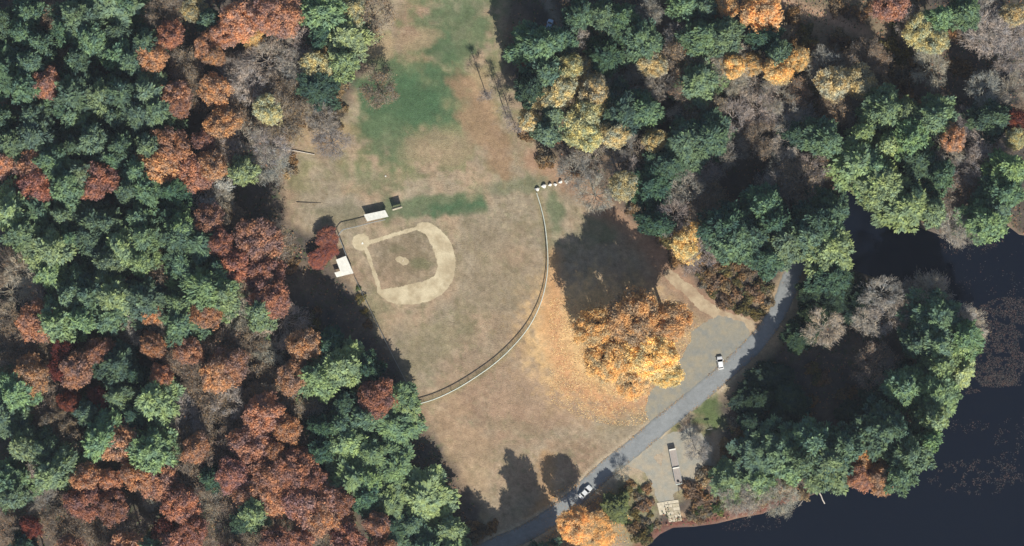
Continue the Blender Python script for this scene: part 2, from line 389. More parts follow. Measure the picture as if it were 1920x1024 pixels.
def vary(c1, c2, sc=12, seed=9):
    a = np.array(lin(c1)); b_ = np.array(lin(c2))
    def f(x, y):
        n = np.clip((vnoise(x, y, sc, seed, 4)-.3)*2.2, 0, 1)[:, None]; return a*(1-n)+b_*n
    return f
LOT = [(1345,590),(1398,606),(1412,640),(1400,665),(1352,706),(1310,742),(1262,780),(1222,800),(1208,770),(1216,740),(1240,710),(1262,690),(1290,650),(1296,620),(1330,600)]
def lot(x, y): return sdf(x, y, LOT)+(vnoise(x, y, 10, 21, 3)-.5)*10
mask_sheet('gravel_lot', lot, 1195, 1425, 575, 815, 1.5, .02, vary((134,134,126), (152,144,124)), M_sheet)
def dlot(x, y):
    d = dist_line(x, y, [(1185,862),(1215,868),(1236,900),(1250,940)]); e = 15-d
    e2 = 12-dist_line(x, y, [(1215,850),(1262,822),(1300,830)]); e3 = sdf(x, y, [(1246,840),(1262,815),(1300,800),(1330,830),(1335,870),(1300,900),(1258,930),(1236,925)])
    return np.maximum(np.maximum(e, e2), e3)+(vnoise(x, y, 9, 23, 3)-.5)*8
mask_sheet('gravel_drive', dlot, 1160, 1350, 790, 950, 1.5, .012, vary((150,148,136), (168,156,134)), M_sheet)
TRK = [(1255,515),(1285,540),(1320,572),(1355,596),(1402,612)]
def trk(x, y): return 11-dist_line(x, y, TRK)+(x-1300)*.03+(vnoise(x, y, 8, 24, 3)-.5)*8
mask_sheet('dirt_track', trk, 1230, 1420, 490, 640, 1.5, .016, vary((184,166,136), (160,138,112)), M_sheet)
OUT = smooth([(783,420),(800,416),(822,428),(842,450),(853,480),(853,508),(843,535),(822,556),(795,567),(765,571),(735,568),(714,556),(707,545)], 4)
INN = [(722,541),(745,539),(772,532),(800,526),(815,516),(821,500),(817,480),(808,458),(799,440),(783,432)]
RING = OUT+INN
def infield(x, y):
    e = sdf(x, y, RING); n = (vnoise(x, y, 6, 25, 3)-.5)*4
    e = np.maximum(e, 3.6-dist_line(x, y, [(685,457),(790,425)])); e = np.maximum(e, 3.4-dist_line(x, y, [(684,460),(714,548)]))
    e = np.maximum(e, 15.5-np.hypot((x-677)*.95, y-454)); 
    a = R(-20); e = np.maximum(e, 7-np.hypot(((x-755)*math.cos(a)-(y-489)*math.sin(a))*.55, (x-755)*math.sin(a)+(y-489)*math.cos(a)))
    return e+n
def incol(x, y):
    n = np.clip((vnoise(x, y, 14, 26, 4)-.3)*2.2, 0, 1)[:, None]; c = np.array(lin((200,186,154)))*(1-n)+np.array(lin((172,156,126)))*n
    return c
mask_sheet('infield_dirt', infield, 650, 865, 405, 580, 1.0, .02, incol, M_sheet)

# thin air between the aircraft and the ground
m, t, out = newmat('thin_haze'); vp = t.nodes.new('ShaderNodeVolumePrincipled'); vp.inputs['Color'].default_value = (.80, .88, 1.0, 1); vp.inputs['Density'].default_value = .000035
vp.inputs['Anisotropy'].default_value = 0.0
t.links.new(vp.outputs[0], out.inputs['Volume'])
tag(Geo().box(-2300, 2300, -2300, 2300, -4, H+6).build('haze', m), kind='stuff')

# ---------------------------------------------------------------- fences
def wire_panel(pts3, h, step=.3, r=.010):
    """diamond chain-link wires along a polyline"""
    g = Geo(); L_ = [0]
    for a, b_ in zip(pts3[:-1], pts3[1:]): L_.append(L_[-1]+math.dist(a, b_))
    def pos(s_):
        s_ = min(max(s_, 0), L_[-1]); i = max(0, min(len(L_)-2, int(np.searchsorted(L_, s_)-1))); t_ = (s_-L_[i])/max(1e-6, L_[i+1]-L_[i])
        return (pts3[i][0]+(pts3[i+1][0]-pts3[i][0])*t_, pts3[i][1]+(pts3[i+1][1]-pts3[i][1])*t_)
    s_ = 0
    while s_ < L_[-1]-h:
        for d in (0, 1):
            a = pos(s_+(h if d else 0)); b_ = pos(s_+(0 if d else h))
            g.tube([(a[0], a[1], .05), (b_[0], b_[1], h)], r, 3)
        s_ += step
    return g
def fence(name, px_pts, h, label, cap=.10, spacing=3.0, group=None, railmat=None, post_mat=None):
    pts = [at(*p) for p in px_pts]; c = pts[len(pts)//2]
    root = empty(name, (c[0], c[1], 0)); tag(root, label, 'fence', group)
    loc = [(x-c[0], y-c[1]) for x, y in pts]
    rs = resample(loc, spacing)
    if math.dist(rs[-1], loc[-1]) > .5: rs.append(loc[-1])
    pm = Geo().tube([(0, 0, 0), (0, 0, h)], .045, 8).mesh('post'); pm.materials.append(post_mat or M_galv)
    for x, y in rs: link('post', pm, root).location = (x, y, 0)
    fine = resample(loc, 1.0)+[loc[-1]]
    Geo().tube([(x, y, h+.05) for x, y in fine], cap, 6).build('top_rail', railmat or M_cap, root)
    Geo().tube([(x, y, .12) for x, y in fine], .025, 5).build('bottom_rail', M_galv, root)
    w = wire_panel(fine, h).build('wire_mesh', M_galv, root); w['kind'] = 'stuff'
    return root
fence('outfield_fence', FENCE, 1.35, 'low curved outfield fence with a pale cap rail round the ball field', cap=.13)
fence('backstop_fence', [(723,412),(700,417),(670,425),(642,431),(635,442)], 1.9, 'chain-link backstop fence from the upper dugout round behind home plate', cap=.12, railmat=M_galv)
fence('side_fence', [(635,443),(641,456),(650,479)], 1.9, 'short chain-link fence between the backstop corner and the lower white dugout', cap=.10, railmat=M_galv)
fence('side_fence', [(665,520),(690,572),(735,664),(783,757)], 1.2, 'thin dark foul-line fence running down the forest edge from the lower dugout', cap=.03, railmat=M_galv)

# ---------------------------------------------------------------- dugouts
def dugout(corners, z, label, extra=None):
    """corners: roof corners px (back-left, back-right, front-right, front-left)"""
    W = [at(x, y, z) for x, y in corners]; cx = sum(p[0] for p in W)/4; cy = sum(p[1] for p in W)/4
    root = empty('dugout', (cx, cy, 0)); tag(root, label, 'dugout', 'dugouts beside the infield')
    L_ = [(p[0]-cx, p[1]-cy) for p in W]
    zt = [z-.12, z-.12, z+.12, z+.12]; zb = [q-.10 for q in zt]
    Geo().prism(L_, zb, zt).build('roof', M_white, root)
    def ins(p, k=.88): return (p[0]*k, p[1]*k)
    a, b_, c, d = [ins(p) for p in L_]
    def wall(p, q, name, h, th=.2, mat=M_block, z0=0):
        dx, dy = q[0]-p[0], q[1]-p[1]; l = math.hypot(dx, dy); nx_, ny_ = -dy/l*th/2, dx/l*th/2
        Geo().prism([(p[0]+nx_, p[1]+ny_), (q[0]+nx_, q[1]+ny_), (q[0]-nx_, q[1]-ny_), (p[0]-nx_, p[1]-ny_)], z0, h).build(name, mat, root)
    wall(a, b_, 'back_wall', z-.26)
    for p, q in ((a, d), (b_, c)):
        p2 = (p[0]+(q[0]-p[0])*.12, p[1]+(q[1]-p[1])*.12); q2 = (p[0]+(q[0]-p[0])*.9, p[1]+(q[1]-p[1])*.9)
        wall(p2, q2, 'side_wall', z-.27)
    for k in (0, .33, .67, 1):
        x, y = d[0]+(c[0]-d[0])*k, d[1]+(c[1]-d[1])*k
        Geo().tube([(x, y, 0), (x, y, z-.02)], .06, 8).build('post', M_galv, root)
    m1 = (a[0]*.75+d[0]*.25, a[1]*.75+d[1]*.25); m2 = (b_[0]*.75+c[0]*.25, b_[1]*.75+c[1]*.25)
    m1 = (m1[0]*.85, m1[1]*.85) ; m2 = (m2[0]*.85, m2[1]*.85)
    wall(m1, m2, 'bench', .5, .4, M_wood, .42)
    # folded standing seams on the roof
    for k in range(1, 8):
        u = k/8; p = (L_[0][0]+(L_[1][0]-L_[0][0])*u, L_[0][1]+(L_[1][1]-L_[0][1])*u); q = (L_[3][0]+(L_[2][0]-L_[3][0])*u, L_[3][1]+(L_[2][1]-L_[3][1])*u)
        Geo().tube([(p[0], p[1], z-.11), (q[0], q[1], z+.13)], .02, 4).build('roof_seam', M_white, root)
    return root, cx, cy
dugout([(682,402.5),(722,394),(728.4,406.3),(688.6,415.2)], 2.25, 'white-roofed dugout above home plate, beside the dark scoreboard')
dg, cx, cy = dugout([(629.8,487),(648.4,480),(663,512.5),(641.5,517.5)], 2.25, 'white-roofed dugout at the forest edge with a small roof wing at its lower end')
e = [at(x, y, 2.1) for x, y in [(626.9,511.5),(638.5,508),(642.5,517.5),(631.3,520)]]
Geo().prism([(x-cx, y-cy) for x, y in e], 1.88, 1.97).build('roof_wing', M_white, dg)
for x, y in (e[0], e[3]): Geo().tube([((x-cx)*.96, (y-cy)*.96, 0), ((x-cx)*.96, (y-cy)*.96, 1.87)], .05, 6).build('post', M_galv, dg)

# ---------------------------------------------------------------- scoreboard, boulders, small things
a = at(735, 391.5); b2 = at(753.5, 386)
root = empty('scoreboard', ((a[0]+b2[0])/2, (a[1]+b2[1])/2, 0), math.atan2(b2[1]-a[1], b2[0]-a[0])); tag(root, 'dark scoreboard on posts right of the upper dugout', 'scoreboard')
Geo().box(-1.45, 1.45, -.09, .09, .62, 2.45).build('board_panel', M_dark, root, bev=.02)
for x in (-1.2, 1.2): Geo().box(x-.07, x+.07, .10, .22, 0, 2.5).build('post', M_wood, root)
Geo().box(-1.5, 1.5, -.12, .12, 2.46, 2.54).build('top_trim', M_dark, root)
Geo().box(-1.5, 1.5, -.62, -.22, .0, .08).build('footing', M_conc, root)
def boulder(px, py, r, label, rz):
    bm = bmesh.new(); bmesh.ops.create_icosphere(bm, subdivisions=2, radius=1)
    for v_ in bm.verts:
        k = 1+.22*math.sin(v_.co.x*3.1+rz)+.16*math.sin(v_.co.y*4.3+rz*2)+random.uniform(-.08, .08)
        v_.co = Vector((v_.co.x*k, v_.co.y*k*.78, max(-.25, v_.co.z*k*.9)))
    me = bpy.data.meshes.new('boulder'); bm.to_mesh(me); bm.free(); me.materials.append(M_rock)
    o = link('boulder', me); x, y = at(px, py, .4); o.location = (x, y, r*.22); o.scale = (r, r, r*.95); o.rotation_euler = (0, 0, rz)
    tag(o, label, 'boulder', 'white boulders in a row at the fence end')
bl = ['first white boulder of the row, at the tip of the curved fence', 'widest white boulder, second of the row from the fence tip', 'third white boulder of the row from the fence tip',
      'smallest white boulder, fourth of the row from the fence tip', 'fifth white boulder of the row, with the biggest shadow beyond', 'last white boulder of the row, nearest the trees']
for (x, y, r), l, rz in zip([(1006.8,354.8,.72),(1019.2,348.8,.82),(1031,346.5,.66),(1040.8,345.6,.55),(1050.4,341,.72),(1061.6,340.2,.62)], bl, (0, .2, .5, -.4, .6, -.5)): boulder(x, y, r, l, rz)
x, y = at(783, 767)
root = empty('storage_box', (x, y, 0), R(16)); tag(root, 'small white storage box where the curved fence meets the forest', 'storage box')
Geo().box(-.72, .72, -.75, .75, .05, 1.05).build('box_body', M_white, root, bev=.03); Geo().box(-.78, .78, -.81, .81, 1.053, 1.14).build('lid', M_white, root, bev=.03)
x, y = at(679.7, 456.5)
g = Geo().prism([(-.32, .25), (.32, .25), (.32, -.05), (0, -.38), (-.32, -.05)], 0, .06); o = g.build('home_plate', M_white); o.location = (x, y, .025); o.rotation_euler = (0, 0, R(70)); tag(o, 'white home plate in the round dirt circle', 'home plate')
x, y = at(756, 489); o = Geo().box(-.4, .4, -.1, .1, 0, .06).build('pitching_rubber', M_conc); o.location = (x, y, .03); o.rotation_euler = (0, 0, R(65)); tag(o, 'pale pitching rubber on the small dirt mound', 'pitching rubber')
x, y = at(723, 330.5)
root = empty('sprinkler_head', (x, y, 0)); tag(root, 'tiny white marker in the upper meadow above the scoreboard', 'marker')
Geo().cyl((0, 0, .09), (0, 0, 1), .22, .18).build('marker_disc', M_white, root); Geo().cyl((0, 0, .2), (0, 0, 1), .08, .05).build('cap', M_galv, root)
root.name = 'ground_marker'
def sign(px, py, h, w, bh, rz, label, mat):
    x, y = at(px, py); r_ = empty('sign', (x, y, 0), R(rz)); tag(r_, label, 'sign')
    Geo().tube([(0, 0, 0), (0, 0, h)], .08, 6).build('post', M_wood, r_)
    Geo().box(-w/2, w/2, -.14, -.09, h-bh, h).build('sign_panel', mat, r_); return r_
sign(1330, 803, 2.6, 1.5, .5, 8, 'white sign on a post in the green verge right of the road', M_white)
sign(885, 98, 1.2, .6, .4, 0, 'small white marker post at the right edge of the upper meadow', M_white)

# ---------------------------------------------------------------- cars
def car(px, py, heading, colr, label, L_=4.6, W=1.8, hatch=False):
    x, y = at(px, py, .8); root = empty('parked_car', (x, y, 0), heading); tag(root, label, 'car', 'cars on the road')
    paint_ = simple('car_paint_'+str(px), colr, .35, .0, var=.02, spec=.5)
    h = L_/2; w = W/2
    def ring(xx, z0, z1, ww): 
        r_ = .12
        return [(xx, -ww, z0), (xx, -ww, z1-r_), (xx, -ww+r_, z1), (xx, ww-r_, z1), (xx, ww, z1-r_), (xx, ww, z0)]
    st = [(-h, .38, .68, w*.78), (-h+.1, .28, .86, w*.90), (-h+.55, .25, .95, w), (-.6, .22, .98, w), (.9, .22, .96, w), (h-.6, .25, .88, w*.98), (h-.12, .30, .74, w*.86), (h, .40, .60, w*.74)]
    if hatch: st[1] = (-h+.08, .28, .95, w*.92)
    Geo().loft([ring(*s_) for s_ in st]).build('body', paint_, root, sm=False, bev=.02)
    rb = -h+(.28 if hatch else .85); rt = -h+(.7 if hatch else 1.45); ft = .35; fb = 1.05; zr = 1.42; wr = w*.74; wb = w*.93
    Geo().add([(rb,-wb,.93),(fb,-wb,.93),(fb,wb,.93),(rb,wb,.93),(rt,-wr,zr),(ft,-wr,zr),(ft,wr,zr),(rt,wr,zr)],
              [(3,2,1,0),(4,5,6,7),(0,1,5,4),(1,2,6,5),(2,3,7,6),(3,0,4,7)]).build('cabin_glass', M_glass, root)
    Geo().prism([(rt-.03,-wr-.02),(ft+.03,-wr-.02),(ft+.03,wr+.02),(rt-.03,wr+.02)], zr+.003, zr+.05).build('roof', paint_, root, bev=.015)
    for sx, sy in ((rb,-wb),(rb,wb),(fb,-wb),(fb,wb)):
        tx = rt if sx == rb else ft; Geo().tube([(sx, sy, .93), (tx, sy/wb*wr, zr+.02)], .045, 5).build('pillar', paint_, root)
    for sy in (-1, 1): Geo().tube([(-.35, sy*wb, .93), (-.35, sy*wr, zr+.02)], .035, 5).build('pillar', paint_, root)
    for sx in (-h*.62, h*.64):
        for sy in (-1, 1):
            wh = Geo().cyl((0, 0, 0), (0, 1, 0), .33, .22, 16).build('wheel', M_rubber, root); wh.location = (sx, sy*(w-.10), .33)
            Geo().cyl((0, sy*.115, 0), (0, 1, 0), .2, .02, 10).build('rim', M_galv, wh)
    for sy in (-1, 1):
        Geo().box(h-.17, h-.03, sy*w*.60-.17, sy*w*.60+.17, .60, .70).build('headlight', M_lamp, root)
        Geo().box(-h+.0, -h+.1, sy*w*.62-.16, sy*w*.62+.16, .66, .78).build('tail_light', M_tail, root)
        Geo().box(.72, .92, sy*(w+.08)-.09, sy*(w+.08)+.09, .92, 1.04).build('mirror', paint_, root, bev=.02)
    return root
car(1097.5, 922.5, math.atan2(320, 305), (214, 216, 214), 'silver car at the lower left end of the road beside the golden tree', 4.75, 1.85)
car(1350.5, 680.5, R(97), (238, 238, 234), 'white car at the shaded right edge of the gravel lot', 3.9, 1.75, True)
car(1030, 48, R(74), (170, 190, 215), 'pale blue car on the shaded lane among the trees near the top', 3.9, 1.7, True)

# ---------------------------------------------------------------- trailer and boat ramp
p0 = at(1260, 841.5); p1 = at(1273, 907.5); L_ = math.dist(p0, p1)
ang = math.atan2(p1[1]-p0[1], p1[0]-p0[0])
root = empty('flatbed_trailer', (p0[0], p0[1], 0), ang); tag(root, 'long narrow grey flatbed trailer with two white crossbars on the gravel drive', 'trailer')
W2 = 1.03
M_plank = simple('grey_deck_plank', (168, 158, 148), .85, var=.1, scale=2)
n = 26; me = Geo().box(-L_/n/2+.012, L_/n/2-.012, -W2+.08, W2-.08, 1.02, 1.09).mesh('deck_plank'); me.materials.append(M_plank)
for k in range(n):
    o = link('deck_plank', me, root); o.location = (L_*(k+.5)/n, 0, random.uniform(-.012, .012))
for sy in (-1, 1): Geo().box(0, L_, sy*(W2-.04)-.05, sy*(W2-.04)+.05, .8, 1.14).build('side_rail', M_galv, root)
for xk in (.12, L_*.53): Geo().box(xk-.16, xk+.16, -W2+.02, W2-.02, 1.15, 1.42).build('crossbar', M_white, root, bev=.02)
Geo().box(L_-.2, L_+.05, -W2+.02, W2-.02, .82, 1.2).build('end_beam', M_cap, root)
Geo().cyl((L_-1.0, -.15, 1.16), (0, 0, 1), .38, .12, 18).build('spare_wheel', M_rubber, root)
for k in (.62, .72):
    for sy in (-1, 1):
        w_ = Geo().cyl((0, 0, 0), (0, 1, 0), .38, .2, 16).build('wheel', M_rubber, root); w_.location = (L_*k, sy*(W2-.18), .38)
        Geo().cyl((0, sy*.105, 0), (0, 1, 0), .2, .02, 10).build('rim', M_galv, w_)
    Geo().cyl((L_*k, 0, .38), (0, 1, 0), .05, 1.6, 8).build('axle', M_galv, root)
Geo().box(.1, .5, -.12, .12, 0, .8).build('stand', M_galv, root)
Geo().tube([(L_+.05, -.1, .9), (L_+1.6, -.35, .6), (L_+3.0, -.5, .3)], .07, 6).build('tow_bar', M_wood, root)
Geo().box(L_+.05, L_+.35, -.5, .2, .7, 1.0).build('winch_box', M_dark, root)
# ramp
c0 = at(1252, 955); root = empty('boat_ramp', (c0[0], c0[1], 0)); tag(root, 'pale concrete boat ramp of joined slabs at the end of the gravel drive', 'boat ramp')
def quad_px(pts, z0, z1, name, mat):
    P = [at(*p) for p in pts]; o = Geo().prism([(x-c0[0], y-c0[1]) for x, y in P], z0, z1).build(name, mat, root); return o
def lerp(a_, b_, t_): return (a_[0]+(b_[0]-a_[0])*t_, a_[1]+(b_[1]-a_[1])*t_)
quad_px([(1231.6,943),(1244.5,941.2),(1249.5,963.5),(1237,965.8)], -.3, .14, 'slab', M_conc)
quad_px([(1245,940.6),(1271.5,937),(1272.6,942.4),(1246.2,946)], -.3, .13, 'slab', M_conc)
TL, TR, BR, BL = (1246.6,946.6), (1272.8,943), (1279,977), (1254.5,979.5)
for k in range(5):
    l0 = lerp(TL, BL, k/5+.008); l1 = lerp(TL, BL, (k+1)/5-.008); r0 = lerp(TR, BR, k/5+.008); r1 = lerp(TR, BR, (k+1)/5-.008)
    for j in range(2):
        a0 = lerp(l0, r0, j*.5+.012*(j)); a1 = lerp(l0, r0, j*.5+.49); b1_ = lerp(l1, r1, j*.5+.49); b0_ = lerp(l1, r1, j*.5+.012*j)
        zz = .12-.014*k+random.uniform(-.012, .012)
        quad_px([a0, a1, b1_, b0_], zz-.5, zz, 'slab', [M_conc, M_conc2][(k+j) % 2])

# ---------------------------------------------------------------- logs
def log(pts, r, r1, z, label, mat=M_log, branches=()):
    P = [at(*p) for p in pts]; c = P[0]
    root = empty('fallen_log', (c[0], c[1], 0)); tag(root, label, 'log')
    zz = z if isinstance(z, (list, tuple)) else [z]*len(P)
    Geo().tube([(x-c[0], y-c[1], q) for (x, y), q in zip(P, zz)], r, 8, r1).build('log_stem', mat, root, sm=True)
    for b_ in branches:
        Q = [at(*p) for p in b_]; Geo().tube([(x-c[0], y-c[1], zz[0]+.1+.1*i) for i, (x, y) in enumerate(Q)], r*.4, 5, r*.15).build('branch', mat, root)
log([(1508,902),(1516,905),(1524,909),(1531,915),(1535,922),(1540,930),(1543,938),(1547,945)], .26, .15, [-.1,0,0,-.1,-.2,-.35,-.5,-.65], 'curved pale fallen log reaching from the shore into the pond', branches=[[(1516,905),(1518,914),(1514,922)], [(1514,902),(1523,900)]])
log([(1507,937),(1502,944),(1497,950)], .10, .06, -.4, 'short pale stick in the shallows left of the curved log')
log([(508,277),(530,280),(555,283),(590,290)], .22, .10, .25, 'long white fallen trunk lying on brown ground left of the upper meadow', branches=[[(530,280),(540,275),(552,274)]])
log([(556,379),(575,380),(602,381)], .09, .05, .15, 'thin dark fallen trunk lying left of the upper dugout', M_bark)
log([(1868,350),(1855,368),(1838,392)], .2, .12, .2, 'dark fallen trunk on the pale bank at the right edge inlet', M_bark)
log([(1195,985),(1215,986),(1235,986)], .12, .1, .15, 'pale pole lying in grass left of the pond corner')

# ---------------------------------------------------------------- trees
def leaf_quads(C_, N_, size, stretch=1.0, D_=None, wid=.6):
    n = len(C_); N_ = N_/np.maximum(np.linalg.norm(N_, axis=1, keepdims=True), 1e-6)
    ref = rng.normal(size=(n, 3)) if D_ is None else D_+rng.normal(size=(n, 3))*.25
    T = ref-(ref*N_).sum(1, keepdims=True)*N_; T /= np.maximum(np.linalg.norm(T, axis=1, keepdims=True), 1e-6); B = np.cross(N_, T)
    s = (size*(.5+rng.random(n)))[:, None]
    bend = N_*s*.18
    V_ = np.stack([C_-T*s*stretch, C_+B*s*wid-bend, C_+T*s*stretch, C_-B*s*wid-bend], 1).reshape(-1, 3)
    F_ = np.arange(4*n).reshape(n, 4); return V_, F_
def pine_mesh(seed, h=24.0, Rr=4.9, spiky=1.0):
    r = random.Random(seed); tr = Geo(); tr.tube([(0, 0, 0), (.1, .05, h*.4), (0, .1, h*.75), (0, 0, h*.99)], .34, 7, .05)
    C_, N_, D_ = [], [], []; z = h*.34; lean = r.uniform(0, 6.28)
    while z < h*.985:
        t_ = (z-h*.34)/(h*.66); L0 = Rr*(1-t_**1.35)**.80+.35; nb = 6 if t_ < .8 else 5; ph = r.uniform(0, 6.28)
        for k in range(nb):
            a_ = ph+6.283*k/nb+r.uniform(-.3, .3); L_ = L0*r.uniform(.45, 1.32)*(1+.15*math.cos(a_-lean)); up = r.uniform(.02, .22)+.22*t_; d = np.array([math.cos(a_), math.sin(a_), 0.])
            p = lambda s_: np.array([0, 0, z])+d*s_*L_+np.array([0, 0, up*L_*s_*s_])
            tr.tube([tuple(p(0)), tuple(p(.5)), tuple(p(.95))], .07, 3, .02)
            m_ = max(3, int(L_*2.1))
            side = np.array([-d[1], d[0], 0])
            for j in range(m_):
                s_ = .22+.78*(j+.6)/m_; wdt = L_*.30*math.sin(min(1, (1.06-s_)*1.6)*1.57)
                for q in ((-1, 0, 1) if wdt > .5 else (0,)):
                    c = p(s_)+side*q*wdt*r.uniform(.6, 1.1)+np.array([0, 0, r.uniform(-.1, .22)])
                    dd = d+side*q*.7+np.array([0, 0, .35])
                    nl = 9
                    C_.append(c+rng.normal(size=(nl, 3))*[.26, .26, .13]); N_.append(np.array([0, 0, .9])+d*.35+rng.normal(size=(nl, 3))*.55); D_.append(np.tile(dd, (nl, 1)))
        z += h*.66/15*r.uniform(.7, 1.2)
    C_ = np.concatenate(C_); N_ = np.concatenate(N_); D_ = np.concatenate(D_)
    V_, F_ = leaf_quads(C_, N_, .29, 1.3, D_)
    cm = mesh_np('crown', V_, F_, face_attr=np.repeat(rng.random(len(F_)//6+1), 6)[:len(F_)]*.6+rng.random(len(F_))*.4); cm.materials.append(M_needles)
    tm = tr.mesh('trunk'); tm.materials.append(M_bark); return tm, cm
def branchy(r, g, p, d, L_, rad, depth, tips, thin=1.0):
    q = p+d*L_; mid = p+d*L_*.5+Vector((r.uniform(-1, 1), r.uniform(-1, 1), r.uniform(-.3, .5)))*L_*.07
    g.tube([tuple(p), tuple(mid), tuple(q)], rad, 5 if depth > 2 else 3, rad*.62)
    if depth == 0: tips.append(q); return
    for k in range(r.choice((2, 3, 3)) if depth > 1 else 3):
        dv = (d+Vector((r.uniform(-1, 1), r.uniform(-1, 1), r.uniform(-.35, .55)))*.75).normalized()
        if dv.z < -.1: dv.z *= -.5; dv.normalize()
        branchy(r, g, p+(q-p)*r.uniform(.55, 1), dv, L_*r.uniform(.6, .82), max(rad*.6, .022*thin), depth-1, tips, thin)
def broad_mesh(seed, h=20.0, Rr=5.0, nleaf=6000, lobes=26, size=.30, lobe_r=1.55, flat=.55, name='crown'):
    r = random.Random(seed); r2 = np.random.default_rng(seed); g = Geo(); g.tube([(0, 0, 0), (.15, .1, h*.25), (0, .1, h*.45)], .38, 8, .24)
    cz = h*.70; ch = h*.29; cen = []
    tries = 0
    while len(cen) < lobes and tries < 4000:
        tries += 1; u = r2.normal(size=3); u /= np.linalg.norm(u)
        if u[2] < -.35: continue
        k = r.uniform(.45, 1.0)**.6; c = np.array([u[0]*Rr*.80*k, u[1]*Rr*.80*k, cz+u[2]*ch*k])
        if all(np.linalg.norm((c-q[0])*[1, 1, .7]) > lobe_r*.92 for q in cen): cen.append((c, lobe_r*r.uniform(.7, 1.3)))
    C_, N_ = [], []; tot = sum(q[1]**2 for q in cen)
    for c, lr in cen:
        g.tube([(0, .1, h*.42), tuple(np.array([c[0]*.5, c[1]*.5, h*.42+(c[2]-h*.42)*.6])), tuple(c)], .12, 4, .03)
        n = int(nleaf*lr**2/tot); u = r2.normal(size=(n, 3)); u /= np.linalg.norm(u, axis=1, keepdims=True); u[:, 2] = np.where(u[:, 2] < -.3, -u[:, 2], u[:, 2])
        rad = lr*(.45+.70*r2.random(n)**.9)
        # ragged lobes: small bumps
        rad *= 1+.22*np.sin(u[:, 0]*7+c[0]*3)*np.cos(u[:, 1]*6+c[1])
        C_.append(c+u*rad[:, None]*[1.15, 1.05, .75]); N_.append(u*.7+np.array([0, 0, .35])+r2.normal(size=(n, 3))*.55)
    C_ = np.concatenate(C_); N_ = np.concatenate(N_); V_, F_ = leaf_quads(C_, N_, size, .9)
    cm = mesh_np(name, V_, F_, face_attr=r2.random(len(F_))); cm.materials.append(M_leaves)
    tm = g.mesh('trunk'); tm.materials.append(M_bark); return tm, cm
def bare_mesh(seed, h=18.0, Rr=4.6, leaves=0, thin=1.0, slender=False):
    r = random.Random(seed); g = Geo(); tips = []; gt = Geo()
    gt.tube([(0, 0, 0), (.2, 0, h*.25), (.1, .2, h*.5)], .26 if not slender else .16, 7, .17 if not slender else .1)
    n = 14 if not slender else 5
    for k in range(n):
        z = h*(.30+.25*k/n) if not slender else h*(.35+.5*k/n); a_ = 2.4*k+r.uniform(-.4, .4)
        d = Vector((math.cos(a_), math.sin(a_), r.uniform(.5, 1.3) if not slender else 1.4)).normalized()
        branchy(r, g, Vector((.1, .1, z)), d, Rr*(.62 if not slender else .4)*r.uniform(.8, 1.2), .10 if not slender else .05, 4, tips, thin)
    if slender: gt.tube([(.1, .2, h*.5), (.1, 0, h*.8), (0, 0, h)], .1, 5, .02)
    T_ = np.array([tuple(t_) for t_ in tips]); nt_ = 2100 if not slender else 500; ii = rng.integers(0, len(T_), nt_)
    Ct = T_[ii]+rng.normal(size=(nt_, 3))*[.42, .42, .3]; out_d = Ct-np.array([0, 0, h*.45]); out_d /= np.linalg.norm(out_d, axis=1, keepdims=True)
    Vt, Ft = leaf_quads(Ct, rng.normal(size=(nt_, 3))*.5+[0, 0, 1], .42, 1.2, out_d+rng.normal(size=(nt_, 3))*.35, wid=.075)
    tg = mesh_np('twigs', Vt, Ft, face_attr=rng.random(nt_)); tg.materials.append(M_twigs)
    bm_ = g.mesh('branches'); a_ = bm_.attributes.new('rnd', 'FLOAT', 'FACE'); a_.data.foreach_set('value', rng.random(len(bm_.polygons)).astype(np.float32)); bm_.materials.append(M_twigs)
    tm = gt.mesh('trunk'); tm.materials.append(M_bark); out_ = [tm, bm_, tg]
    if leaves:
        T_ = np.array([tuple(t_) for t_ in tips]); ii = rng.integers(0, len(T_), leaves)
        C_ = T_[ii]+rng.normal(size=(leaves, 3))*[.5, .5, .35]; V_, F_ = leaf_quads(C_, rng.normal(size=(leaves, 3))*.8+[0, 0, .7], .19, .9)
        cm = mesh_np('crown', V_, F_, face_attr=rng.random(leaves)); cm.materials.append(M_leaves); out_.append(cm)
    return out_
LIB = {'pine': [pine_mesh(s_) for s_ in (1, 2, 3, 4, 5)]+[pine_mesh(6, h=24, Rr=5.6), pine_mesh(7, h=24, Rr=4.3), pine_mesh(8, h=24, Rr=5.3)],
       'oak': [broad_mesh(s_, nleaf=11500, lobes=44, lobe_r=1.2, size=.225) for s_ in (11, 12, 13, 14, 15)],
       'maple': [broad_mesh(s_, h=18, Rr=5, nleaf=11500, lobes=46, lobe_r=1.15, size=.21) for s_ in (21, 22, 23)],
       'sparse': [bare_mesh(s_, leaves=3000) for s_ in (31, 32, 33, 34)],
       'bigmaple': [broad_mesh(s_, h=18, Rr=5, nleaf=20000, lobes=80, lobe_r=.95, size=.16) for s_ in (24, 25, 26)],
       'bare': [bare_mesh(s_, leaves=0, thin=1.8) for s_ in (41, 42, 43, 44)],
       'slender': [bare_mesh(s_, h=16, Rr=3.2, slender=True, thin=1.2) for s_ in (51, 52)]}
REFH = {'pine': 24, 'oak': 20, 'maple': 18, 'bigmaple': 18, 'sparse': 18, 'bare': 18, 'slender': 16}; REFR = {'pine': 4.9, 'oak': 5.2, 'maple': 5.2, 'bigmaple': 5.2, 'sparse': 5.6, 'bare': 5.6, 'slender': 3.0}
